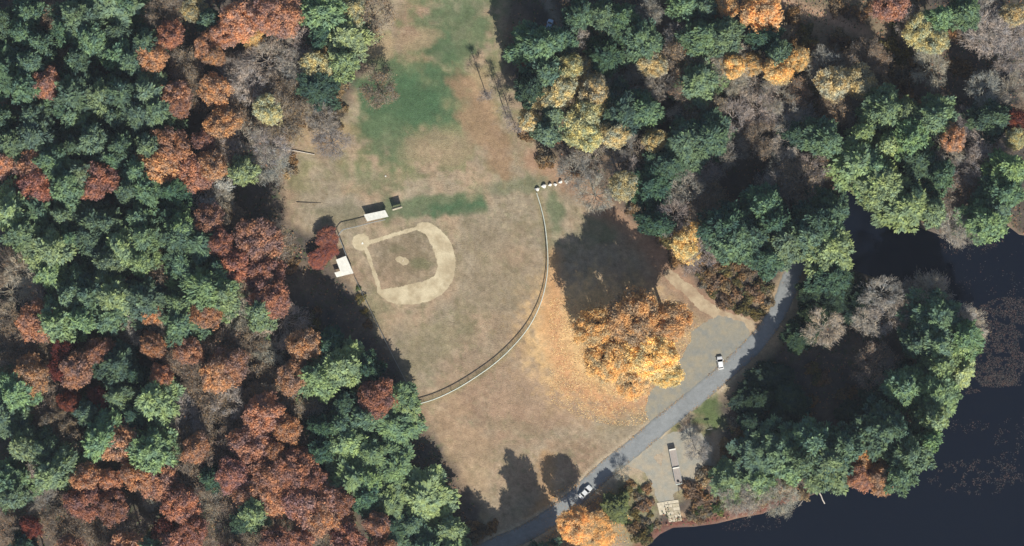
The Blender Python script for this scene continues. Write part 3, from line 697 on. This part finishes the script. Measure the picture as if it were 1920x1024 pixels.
# code: (kind of mesh, object name, colours, height range, diameter px range, adjective, noun)
K = {'P': ('pine', 'pine_tree', [(104,140,104),(94,128,98),(116,146,102),(84,118,92),(98,134,98)], (20, 27), (54, 92), 'green', 'pine'),
     'G': ('pine', 'pine_tree', [(134,164,102),(144,170,104),(122,156,100)], (23, 28), (58, 92), 'bright yellow-green', 'pine'),
     'D': ('pine', 'pine_tree', [(74,112,86),(68,104,82)], (18, 22), (58, 72), 'dark green', 'pine'),  # darker green, partly standing in for shade on the crowns
     'R': ('oak', 'oak_tree', [(196,136,112),(188,124,102),(202,146,116),(178,124,108)], (18, 22), (56, 92), 'rusty red-brown', 'oak'),
     'O': ('oak', 'oak_tree', [(210,152,106),(204,144,102),(216,162,112)], (18, 22), (54, 90), 'copper orange', 'oak'),
     'M': ('maple', 'maple_tree', [(140,70,64),(150,80,68)], (15, 18), (50, 66), 'deep red', 'maple'),
     'Y': ('maple', 'maple_tree', [(240,204,116),(240,208,124)], (13, 16), (44, 56), 'golden yellow', 'maple'),
     'K': ('maple', 'maple_tree', [(206,204,148),(196,196,142),(212,206,150)], (15, 19), (54, 72), 'straw-coloured', 'maple'),
     'N': ('sparse', 'thinning_tree', [(172,142,110),(162,142,116),(156,130,104)], (15, 19), (60, 80), 'brown half-bare', 'tree'),
     'B': ('bare', 'bare_tree', [(172,164,146),(158,152,140),(182,172,150)], (14, 18), (60, 84), 'bare grey', 'tree')}
LAND = [('the top left corner', 0, 0), ('the bottom left corner', 0, 1024), ('the top right corner', 1920, 0),
        ('the middle of the left edge', 0, 512), ('a quarter down the left edge', 0, 256), ('three quarters down the left edge', 0, 768),
        ('a quarter along the top edge', 480, 0), ('an eighth along the top edge', 240, 0), ('an eighth along the bottom edge', 240, 1024),
        ('a quarter along the bottom edge', 480, 1024), ('the upper white dugout', 705, 404), ('the lower white dugout', 646, 500), ('the white storage box', 783, 767),
        ('the silver car', 1097, 922), ('the white car', 1350, 680), ('the pale blue car', 1030, 48), ('the row of boulders', 1034, 346), ('the grey flatbed trailer', 1266, 875),
        ('the pale log in the pond', 1530, 920), ('the middle of the right edge', 1920, 512), ('three quarters along the top edge', 1440, 0),
        ('a quarter down the right edge', 1920, 256), ('the long white fallen trunk', 545, 283), ('the big golden maples', 1180, 640), ('the white sign in grass', 1330, 803),
        ('the tip of the pond inlet', 1590, 350), ('the concrete boat ramp', 1255, 955), ('the green meadow patch', 760, 180), ('the upper end of the road', 1490, 515), ('the eastern tip of wooded shore', 1835, 640),
        ('the left group of crimson maples', 140, 700), ('the white-limbed bare tree', 375, 350), ('the straw-coloured maple clump', 1100, 200), ('the brushy clearing', 1600, 110)]
PEND = []
SAT = {'pine': .66, 'oak': .62, 'maple': .66, 'bigmaple': .68, 'sparse': .6, 'bare': .8, 'slender': .8}
def tree(px, py, code, h=None, dia=None, colr=None, label=None, kindover=None, rz=None, var=None):
    kd, nm, cols, hr, dr, adj, noun = K[code]
    if kindover: kd, nm, adj, noun = kindover
    h = h or random.uniform(*hr); dia = dia or random.uniform(*dr)*random.choice((.85, 1, 1, 1.1))
    x, y = at(px, py, h*.72)
    # keep the foot of the tree on land
    fx, fy = x/S+960, 512-y/S
    for _ in range(30):
        if float(sdf(np.array([fx]), np.array([fy]), WATER)[0]) < -4: break
        tx, ty = (1600, 720) if py > 480 else (1700, 250)
        if px < 1430: tx, ty = 1350, 850
        l = math.hypot(tx-fx, ty-fy); fx += (tx-fx)/l*4; fy += (ty-fy)/l*4
    x, y = (fx-960)*S, (512-fy)*S
    z0 = float(ground_z(np.array([fx]), np.array([fy]))[0])-.05
    lib = LIB[kd][(var if var is not None else random.randrange(len(LIB[kd]))) % len(LIB[kd])]
    root = empty(nm, (x, y, z0), random.uniform(0, 6.28) if rz is None else rz)
    sxy = dia*S/2/REFR[kd]; root.scale = (sxy*random.uniform(.85, 1.15), sxy*random.uniform(.85, 1.15), h/REFH[kd])
    root.rotation_euler.x = random.uniform(-.05, .05); root.rotation_euler.y = random.uniform(-.05, .05)
    c = lin(colr or random.choice(cols)); j = random.uniform(.85, 1.15); lum = .25*c[0]+.6*c[1]+.15*c[2]; sat = SAT[kd]; c = tuple(min(1, (lum+(q-lum)*sat)*j*random.uniform(.95, 1.05)) for q in c)
    tw = lin((150, 140, 130))
    for me in lib:
        o = link(me.name.split('.')[0], me, root)
        if me.name.startswith('twigs'): o['kind'] = 'stuff'
        o.color = (*(tw if me.name.startswith(('branches', 'twigs')) and kd != 'bare' else c), 1)
        if me.name.startswith(('branches', 'twigs')) and kd == 'sparse': o.color = (*lin((148, 138, 122)), 1)
    PEND.append([root, px, py, adj, noun, label]); return root
GRID = [
"PPNPPPNKPORRGKN.......PPPBPPYY..bbRBGPBK",
"PPPPPPOOOYBBDGb......PPNBPBPPDb.bbbKKkBB",
"PPNPPPONOBBBKG......MPKDBKNBBYPYBNNbKb.B",
"PRPPPPRNOBNNDbN.....KKBBPBNPBBBNKKk...BB",
"PPPPPPPRONKNB.......KPNKPPBNKBBBNKGGGPPM",
"PPPPPPORBBB.........bPKKBKPPBNBDPGGGPOBK",
"RRPPPPOOOGBb.........bBBKNDN..BBNGGPPBBG",
"MRPRPPDBB..............BKDNN..BN.KGPBN.P",
"GPPPPPDGRN..............bDBNDPDDPG.GGB.P",
"PGPPGPPPRRN..............bbNPPPPGG...BBG",
"NBGPPGNPDRRb.............bbbbb..D.......",
"BBPPGPPGGNR................bbb..DDBBB...",
"NOGGPBOPOBGBb................b..BBBNPB..",
"ONMRNOBONNBOD..................b...PPG..",
"NOMRPDONORNOGGD..............Dbbb.NDG...",
"GPMMPGBNBNBNBDRG............DDDb.bDPG...",
"PNNPPDBBNNOODPPG............bDDb.DPPG...",
"GPNGOGMONRORDGGG...........bbPPPPPYPG...",
"PBGOOOMNDRRRRGGG...........bGGGPGOOP....",
"PBNMRROONOORRRDGG.......b.bbBBBbb.......",
"NMRNOOMRRDGRORRDPG......b...bb..........",
"DMRNOPRORNRROROPPG......................",
]
SHR = []
for r_, row in enumerate(GRID):
    for c_, ch in enumerate(row):
        px = 24+48*c_+random.uniform(-16, 16)+(12 if r_ % 2 else -12)*(c_ < 12); py = 24+48*r_+random.uniform(-16, 16)
        if ch in '.': continue
        if ch in 'RO' and c_ < 13 and r_ >= 9 and random.random() < .38: ch = random.choice('NNB')
        if ch in 'PM' and c_ < 12 and r_ >= 12 and random.random() < .22: ch = random.choice('RN')
        if ch in 'PKN' and c_ > 21 and r_ <= 9 and random.random() < .16: ch = 'B'
        if ch in 'bk': SHR.append((px, py)); SHR.append((px+random.uniform(-22, 22), py+random.uniform(-20, 20))); continue
        kw = {}
        if c_ >= 28 and 11 <= r_ <= 16 and ch == 'D': kw = dict(h=random.uniform(6, 8) if c_ < 29 else random.uniform(8, 11) if (c_ < 32 or r_ < 13) else random.uniform(12, 16), colr=random.choice([(62,88,68),(56,80,66)]))  # shade on these lower-right crowns is put into a darker needle colour
        if ch in 'PGD' and 28 <= c_ <= 31 and 8 <= r_ <= 9: kw = dict(h=random.uniform(28, 31), dia=random.uniform(66, 84)); py -= 8
        if ch in 'PG' and c_ >= 28 and r_ in (16, 17, 18): kw = dict(h=random.uniform(27, 31) if c_ > 30 else 19 if c_ == 30 else 12)
        if c_ == 20 and ch in 'KM': px += 16
        if r_ == 18 and c_ in (30, 31, 32): py -= 22
        if ch == 'D' and c_ >= 28 and 600 < py < 775 and px < 1425: px += 26; kw = dict(h=6.5, colr=(56,80,66))  # crowns beside the lot darkened in colour in place of shade
        if c_ >= 15 and c_ < 20 and r_ >= 14: kw = dict(h=random.uniform(12, 15)); px -= 8
        if c_ in (13, 14) and r_ >= 16: kw = dict(h=random.uniform(17, 20))
        if (c_, r_) in ((12,14),(13,14)): kw = dict(h=random.uniform(22, 24), dia=random.uniform(74, 88)); px -= 10
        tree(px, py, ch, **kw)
# trees placed one by one
GM = ('maple', 'maple_tree', 'golden', 'maple')
for i, (x, y, h, d, c, lb) in enumerate([
    (1114, 612, 19, 92, (240,192,116), 'leftmost of the big golden maples, bronze-gold crown beside the outfield'),
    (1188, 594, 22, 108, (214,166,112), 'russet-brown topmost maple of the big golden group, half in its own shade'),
    (1256, 608, 19, 96, (234,184,118), 'orange-brown maple at the upper right of the big golden group'),
    (1140, 672, 17, 104, (250,212,132), 'pale gold maple at the lower left of the big golden group'),
    (1222, 662, 20, 108, (252,218,118), 'brightest yellow maple in the middle of the big golden group'),
    (1250, 700, 14, 70, (255,226,126), 'small golden maple at the lower right tip of the big golden group'),
    (1190, 712, 12, 78, (240,194,130), 'low orange maple at the bottom of the big golden group')]):
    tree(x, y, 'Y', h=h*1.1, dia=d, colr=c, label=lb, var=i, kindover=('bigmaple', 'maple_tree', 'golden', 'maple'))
tree(1078, 986, 'Y', h=15, dia=80, colr=(252,196,112), label='round golden maple at the bottom edge below the silver car', var=1, kindover=('bigmaple', 'maple_tree', 'golden', 'maple'))
tree(1120, 998, 'Y', h=6.5, dia=88, colr=(250,198,116), label='low golden maple touching the right side of the round golden maple', var=2, kindover=('bigmaple', 'maple_tree', 'golden', 'maple'))
for x, y, lb in [(925, 1122, 'left'), (1000, 1130, 'middle'), (1066, 1134, 'right')]: tree(x, y, 'P', h=24, dia=80, label=lb+' of three pines added out of view past the bottom edge to shade the road')  # unseen pines added below the frame to darken the lower road
tree(1052, 1116, 'N', h=15, dia=80, label='half-bare tree added out of view under the round golden maple to shade the road')  # out of view, added for the shadow it throws on the road
tree(1158, 952, 'P', h=8.5, dia=66, colr=(106,120,62), label='low olive-green pine just right of the round golden maple')
tree(1022, 1070, 'P', h=27, dia=76, label='tall pine at the bottom edge left of the round golden maple')
tree(900, 1112, 'O', h=15, dia=80, label='copper oak at the bottom edge, farthest left of the round golden maple')
tree(960, 1114, 'P', h=19, dia=84, label='second pine from the round golden maple along the bottom edge')
tree(1008, 92, 'P', h=29, dia=76, label='tall pine below the pale blue car at the edge of deep shade')
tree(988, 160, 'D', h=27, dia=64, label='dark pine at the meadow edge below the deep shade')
tree(1428, 24, 'Y', h=19, dia=96, colr=(244,196,112), label='wide golden maple at the top edge above the upper right wood')
tree(1458, 128, 'Y', h=19, dia=62, colr=(246,206,116), label='golden maple at the left side of the brushy clearing')
tree(1376, 122, 'Y', h=17, dia=48, colr=(252,218,116), label='small bright yellow maple among pines left of the brushy clearing')
for x, y, d, n_ in [(1062, 122, 62, 'topmost'), (1052, 168, 74, 'second'), (1112, 172, 72, 'third'), (1100, 216, 78, 'fourth'), (1150, 252, 62, 'lowest right'), (1098, 256, 66, 'lowest left')]:
    tree(x, y, 'K', h=21, dia=d, label=n_+' of the six straw-coloured maples right of the meadow')
tree(1440, 478, 'P', h=26, dia=66, label='pine just left of where the road comes out of the trees')
for x, y, h, d, lb in [(1532, 548, 9, 50, 'upper'), (1528, 590, 9, 54, 'middle'), (1508, 628, 9, 52, 'lower')]: tree(x, y, 'D', h=h, dia=d, colr=(62,88,64), label=lb+' of three low dark pines right of the upper road')  # crown colour darkened to stand for pines lying in shade
tree(1227, 403, 'K', h=9, dia=44, colr=(226,184,128), label='small round peach-coloured maple at the meadow edge')
tree(1284, 460, 'Y', h=15, dia=64, colr=(255,226,120), label='bright yellow maple standing alone above the dirt track')
tree(1298, 428, 'Y', h=14, dia=40, colr=(238,198,112), label='smaller pale yellow maple just above the bright yellow one')
for x, y, d, lb in [(612, 448, 46, 'upper'), (618, 470, 40, 'middle'), (596, 486, 42, 'lower')]: tree(x, y, 'R', h=3.6, dia=d, colr=(182,104,84), label=lb+' of three low red-brown oaks beside the lower white dugout')
tree(600, 102, 'K', h=12, dia=46, colr=(214,186,112), label='straw-gold maple between two green pines left of the meadow')
tree(758, 768, 'G', h=10, dia=52, label='pale green pine beside the white storage box')
tree(736, 742, 'O', h=14, dia=34, colr=(200,116,72), label='small orange oak at the forest edge above the white storage box')
tree(1605, 855, 'O', h=16, dia=74, colr=(220,160,86), label='amber oak between green pines on the pond shore')
tree(1628, 893, 'O', h=10, dia=64, colr=(196,140,116), label='pinkish low oak leaning over the pond below the amber oak')
tree(1600, 425, 'G', h=26, dia=112, colr=(148,176,100), label='very broad yellow-green pine overhanging the left side of the pond inlet')
tree(1540, 446, 'P', h=27, dia=84, label='green pine directly left of the very broad yellow-green pine')
tree(1465, 452, 'P', h=28, dia=84, label='green pine shading the top end of the road from the left')
tree(1800, 645, 'G', h=22, dia=60, colr=(160,186,100), label='lime-green pine at the easternmost bulge of the wooded shore')
for i, (x, y) in enumerate([(1806, 688), (1784, 738), (1758, 792), (1728, 842)]): tree(x, y, 'G', h=17, dia=56, colr=(168,190,118), label=['first','second','third','last'][i]+' lime-green pine going down the eastern wooded shore')
tree(1330, 255, 'P', h=24, dia=76, label='green pine beside the straw-yellow tree in the upper right wood')
for x, y, h, lb in [(914,186,15,'slender bare tree at the right edge of the green meadow'), (948,212,14,'slender bare tree between its two slender neighbours right of the meadow'), (968,243,17,'slender bare tree, lowest of the three right of the meadow')]:
    kk = at(x, y); o = tree(x, y, 'B', h=h, dia=40, label=lb, kindover=('slender', 'slender_tree', 'slender bare', 'tree')); o.location = (kk[0], kk[1], 0)
for x, y, d, lb in [(1306, 846, 50, 'pale bare tree leaning over the trailer from the right'), (1166, 886, 26, 'thin bare tree beside the road above the olive pine'), (622, 268, 70, 'bare brown tree on tan ground left of the meadow')]:
    tree(x, y, 'B', h=4.5 if d < 30 else 8 if d < 60 else 11, dia=d, label=lb, colr=(152,150,138))
tree(375, 352, 'B', h=17, dia=96, colr=(206,202,190), label='white-limbed bare tree standing out in the left forest')
tree(1740, 555, 'B', h=10, dia=90, colr=(184,170,146), label='large pale bare tree on the shore below the pond inlet')
tree(1825, 610, 'B', h=9, dia=70, colr=(186,178,152), label='pale bare tree at the tip of the wooded shore')

# shrubs
def shrub_mesh(seed):
    r2 = np.random.default_rng(seed); n = 620; u = r2.normal(size=(n, 3)); u /= np.linalg.norm(u, axis=1, keepdims=True); u[:, 2] = np.abs(u[:, 2])
    a_ = np.arctan2(u[:, 1], u[:, 0]); rad = (.45+.55*r2.random(n)**.5)*(1+.25*np.sin(a_*3+seed)+.15*np.sin(a_*5+seed*2))*1.9
    C_ = u*rad[:, None]*[1, 1, .7]+[0, 0, .25]; V_, F_ = leaf_quads(C_, u*.6+[0, 0, .4]+r2.normal(size=(n, 3))*.5, .23, .9)
    cm = mesh_np('foliage', V_, F_, face_attr=r2.random(n)); cm.materials.append(M_leaves)
    g = Geo(); r = random.Random(seed)
    for k in range(7):
        b_ = 6.28*k/7; g.tube([(0, 0, 0), (math.cos(b_)*.6, math.sin(b_)*.6, .8), (math.cos(b_)*1.5, math.sin(b_)*1.5, r.uniform(1.2, 1.8))], .05, 3, .015)
    sm = g.mesh('stems'); sm.materials.append(M_bark); return sm, cm
SH = [shrub_mesh(s_) for s_ in (61, 62, 63, 64)]
SC = [((146,126,100),'tan'), ((122,118,84),'olive'), ((150,128,108),'reddish brown'), ((156,146,126),'grey-brown'), ((98,116,78),'green')]
def shrub(px, py, s_, ci):
    if dist_line(np.array([px]), np.array([py]), [(1100,350),(1200,440)]+TRK)[0] < 21: return
    if dist_line(np.array([px]), np.array([py]), [(1420,-20),(1490,10),(1560,35),(1620,60)])[0] < 20: return
    if px < 1085 and px > 985 and 320 < py < 400: return
    if 1040 < px < 1320 and 430 < py < 760 and sdf(np.array([px]), np.array([py]), OPEN)[0] > -6 and dist_line(np.array([px]), np.array([py]), TRK)[0] > -1 and px < 1262+(py-430)*.5: return
    A_, B_ = np.array([px]), np.array([py])
    if dist_line(A_, B_, ROAD)[0] < 22 or lot(A_, B_)[0] > -6 or dlot(A_, B_)[0] > -3 or inside(A_, B_, [(1222,932),(1284,926),(1292,994),(1242,996)])[0]: return
    if float(sdf(np.array([px]), np.array([py]), WATER)[0]) > -5: return
    x, y = at(px, py); root = empty('shrub', (x, y, -.05), random.uniform(0, 6.28)); root.scale = (s_*random.uniform(.85, 1.2), s_*random.uniform(.85, 1.2), s_*random.uniform(.7, 1.1))
    for me in random.choice(SH): o = link(me.name.split('.')[0], me, root); c = lin(SC[ci][0]); j = random.uniform(.8, 1.2); o.color = (c[0]*j, c[1]*j, c[2]*j, 1)
    PEND.append([root, px, py, SC[ci][1], 'shrub', None])
for x, y in SHR: shrub(x, y, random.uniform(.8, 1.6), random.choice((0, 0, 1, 2, 3, 3)))
for k in range(34):     # along the pond bank and road verge
    x = random.uniform(1285, 1530); y = 985-(x-1285)*.24-random.uniform(10, 62); shrub(x, y, random.uniform(.5, 1.15), random.choice((1, 3, 3, 0, 2, 4)))
for k in range(16): shrub(random.uniform(1350, 1400), random.uniform(850, 930), random.uniform(.6, 1.2), random.choice((2, 0, 3, 4)))
for k in range(16): shrub(random.uniform(1175, 1228), random.uniform(915, 990), random.uniform(.45, .95), random.choice((1, 4, 3, 2)))
for x, y, s_, c in [(1232,985,.7,3),(1298,968,1.0,3),(1312,976,.8,2),(676,560,.8,1),(684,585,.7,1),(690,608,.7,0),(672,540,.5,4),(1385,815,1.0,4),(884,985,.9,0),(905,995,1.1,0),(925,985,.9,0),(893,1008,1,3)]: shrub(x, y, s_, c)
for k in range(60):     # brushy clearing, upper right, and the wood's inner edge
    x = random.uniform(1480, 1740); y = random.uniform(20, 230)-(x-1480)*.05; shrub(x, y, random.uniform(.8, 1.7), random.choice((0, 0, 3, 1, 2)))
for k in range(26):
    t_ = random.random(); x = 1060+t_*330+random.uniform(-14, 14); y = 318+t_*270+random.uniform(-34, 6); shrub(x, y, random.uniform(.6, 1.3), random.choice((0, 3, 2, 2, 1)))
for k in range(40): shrub(random.uniform(1290, 1450), random.uniform(470, 590), random.uniform(.7, 1.4), random.choice((0, 3, 2, 2, 1)))
for k in range(22): shrub(random.uniform(540, 640), random.uniform(160, 240)+random.uniform(0, 40), random.uniform(.6, 1.2), random.choice((0, 3, 2)))

# labels: look, then the nearest thing one can find, the side it lies on and its rank there
ORD = ['nearest', 'second', 'third', 'fourth', 'fifth', 'sixth', 'seventh', 'eighth', 'ninth', 'tenth', 'eleventh', 'twelfth', 'thirteenth', 'fourteenth', 'fifteenth', 'sixteenth',
       'seventeenth', 'eighteenth', 'nineteenth', 'twentieth', 'farthest']
DIR = ['right of', 'up-right of', 'above', 'up-left of', 'left of', 'down-left of', 'below', 'down-right of']
GRP = {'pine': 'pines in the autumn forest', 'oak': 'oaks in the autumn forest', 'maple': 'maples in the autumn forest', 'tree': 'bare and thinning trees', 'shrub': 'shrubs in the clearings and on the bank'}
buckets = {}
for p in PEND:
    root, px, py, adj, noun, label = p
    tag(root, None, 'shrub' if noun == 'shrub' else 'tree', GRP[noun])
    if label: root['label'] = label; continue
    lm = min(LAND, key=lambda q: math.hypot(px-q[1], py-q[2]))
    a_ = int(round(math.degrees(math.atan2(-(py-lm[2]), px-lm[1]))/45)) % 8
    buckets.setdefault((lm[0], a_, adj, noun), []).append((math.hypot(px-lm[1], py-lm[2]), root))
for (lm, a_, adj, noun), L_ in buckets.items():
    L_.sort(key=lambda q: q[0])
    for i, (_, root) in enumerate(L_):
        root['label'] = f'{adj} {noun} {DIR[a_]} {lm}' if len(L_) == 1 else f'{ORD[i]} {adj} {noun} {DIR[a_]} {lm}'

# ---------------------------------------------------------------- ground cover that nobody could count
def scatter(name, label, cat, X, Y, zlo, zhi, size, pal):
    n = len(X); C_ = np.stack([(X-960)*S, (512-Y)*S, ground_z(X, Y)+rng.uniform(zlo, zhi, n)], -1)
    V_, F_ = leaf_quads(C_, rng.normal(size=(n, 3))*.45+[0, 0, 1], size, .9)
    P_ = np.array([lin(c) for c in pal]); c = P_[rng.integers(0, len(P_), n)]*(.75+.5*rng.random((n, 1))); c = np.concatenate([c, np.ones((n, 1))], 1)
    me = mesh_np(name, V_, F_, face_col=c); me.materials.append(M_scatter); o = link(name, me); tag(o, label, cat, kind='stuff'); return o
n = 90000; X = rng.uniform(-30, 1950, n); Y = rng.uniform(-30, 1054, n)
ok = (sdf(X, Y, OPEN) < -4) & (sdf(X, Y, WATER) < -3) & (vnoise(X, Y, 16, 31, 3) > .42)
scatter('undergrowth', 'low brown and green undergrowth on the forest floor', 'undergrowth', X[ok], Y[ok], .05, .9, .30, [(126,100,76),(104,88,70),(92,98,66),(140,112,88),(70,88,60),(150,108,82)])
n = 42000; a_ = rng.uniform(0, 6.283, n); q = rng.random(n)**.6*1.28; X = 1135+150*q*np.cos(a_)+8*np.sin(a_); Y = 640+122*q*np.sin(a_)+20*q*np.cos(a_)
ok = (X > 1030) & (lot(X, Y) < 2) & (Y > 545+40*vnoise(X, Y, 20, 77, 2)) & (vnoise(X, Y, 14, 78, 3) > .36)
scatter('fallen_leaves', 'yellow and orange fallen leaves spread under the golden maples', 'leaves', X[ok], Y[ok], .03, .07, .135, [(236,204,142),(222,182,122),(200,156,112),(242,214,156),(186,140,108),(210,180,138)])
n = 5200; i_ = rng.integers(0, len(ROAD)-8, n); sd = rng.choice([-1, 1], n); RP = np.array(ROAD); dv = RP[i_+1]-RP[i_]; dv /= np.linalg.norm(dv, axis=1, keepdims=True); o_ = sd*(RW+1-np.abs(rng.normal(size=n))*4.2)
t_ = rng.random((n, 1)); PQ = RP[i_]*(1-t_)+RP[i_+1]*t_; X = PQ[:, 0]-dv[:, 1]*o_; Y = PQ[:, 1]+dv[:, 0]*o_; ok = vnoise(X, Y, 18, 79, 2) > .48
scatter('fallen_leaves', 'brown fallen leaves drifted along both edges of the asphalt road', 'leaves', X[ok], Y[ok], .06, .10, .14, [(170,140,100),(150,118,84),(186,160,120)])
n = 2600; a_ = rng.uniform(0, 6.283, n); q = rng.random(n)**.6; X = 1100+85*q*np.cos(a_); Y = 985+85*q*np.sin(a_)
scatter('fallen_leaves', 'orange fallen leaves round the golden maple at the bottom edge', 'leaves', X, Y, .03, .07, .19, [(232,184,108),(216,158,88),(204,140,84)])
def patch(cx, cy, rx, ry, n, thr, seed):
    X = rng.uniform(cx-rx, cx+rx, n); Y = rng.uniform(cy-ry, cy+ry, n); ok = ((X-cx)/rx)**2+((Y-cy)/ry)**2 < 1; ok &= vnoise(X, Y, 9, seed, 2) > thr; ok &= sdf(X, Y, WATER) > 3; return X[ok], Y[ok]
ws = [patch(1900, 640, 100, 84, 16000, .36, 41), patch(1800, 718, 60, 22, 1900, .42, 42), patch(1830, 895, 92, 34, 3600, .57, 43), patch(1905, 840, 46, 60, 1500, .55, 44), patch(1870, 715, 36, 12, 1100, .3, 45),
      patch(1860, 500, 90, 60, 1500, .60, 46), patch(1815, 455, 60, 26, 1100, .5, 47), patch(1400, 975, 90, 22, 900, .5, 48), patch(1560, 590, 20, 20, 10, .5, 49), patch(1810, 800, 50, 14, 300, .5, 50)]
Xw = np.concatenate([w_[0] for w_ in ws]); Yw = np.concatenate([w_[1] for w_ in ws])
o = scatter('water_weed', 'brown and grey dead water weed speckling the dark pond', 'water weed', Xw, Yw, 0, .12, .15, [(74,66,62),(88,82,80),(66,66,66),(98,76,68),(54,60,62)])
me = o.data; n = len(me.vertices); co = np.empty(n*3, np.float32); me.vertices.foreach_get('co', co); co = co.reshape(-1, 3); co[:, 2] = -.66+rng.random(n//4).repeat(4)*.12; me.vertices.foreach_set('co', co.ravel()); me.update()
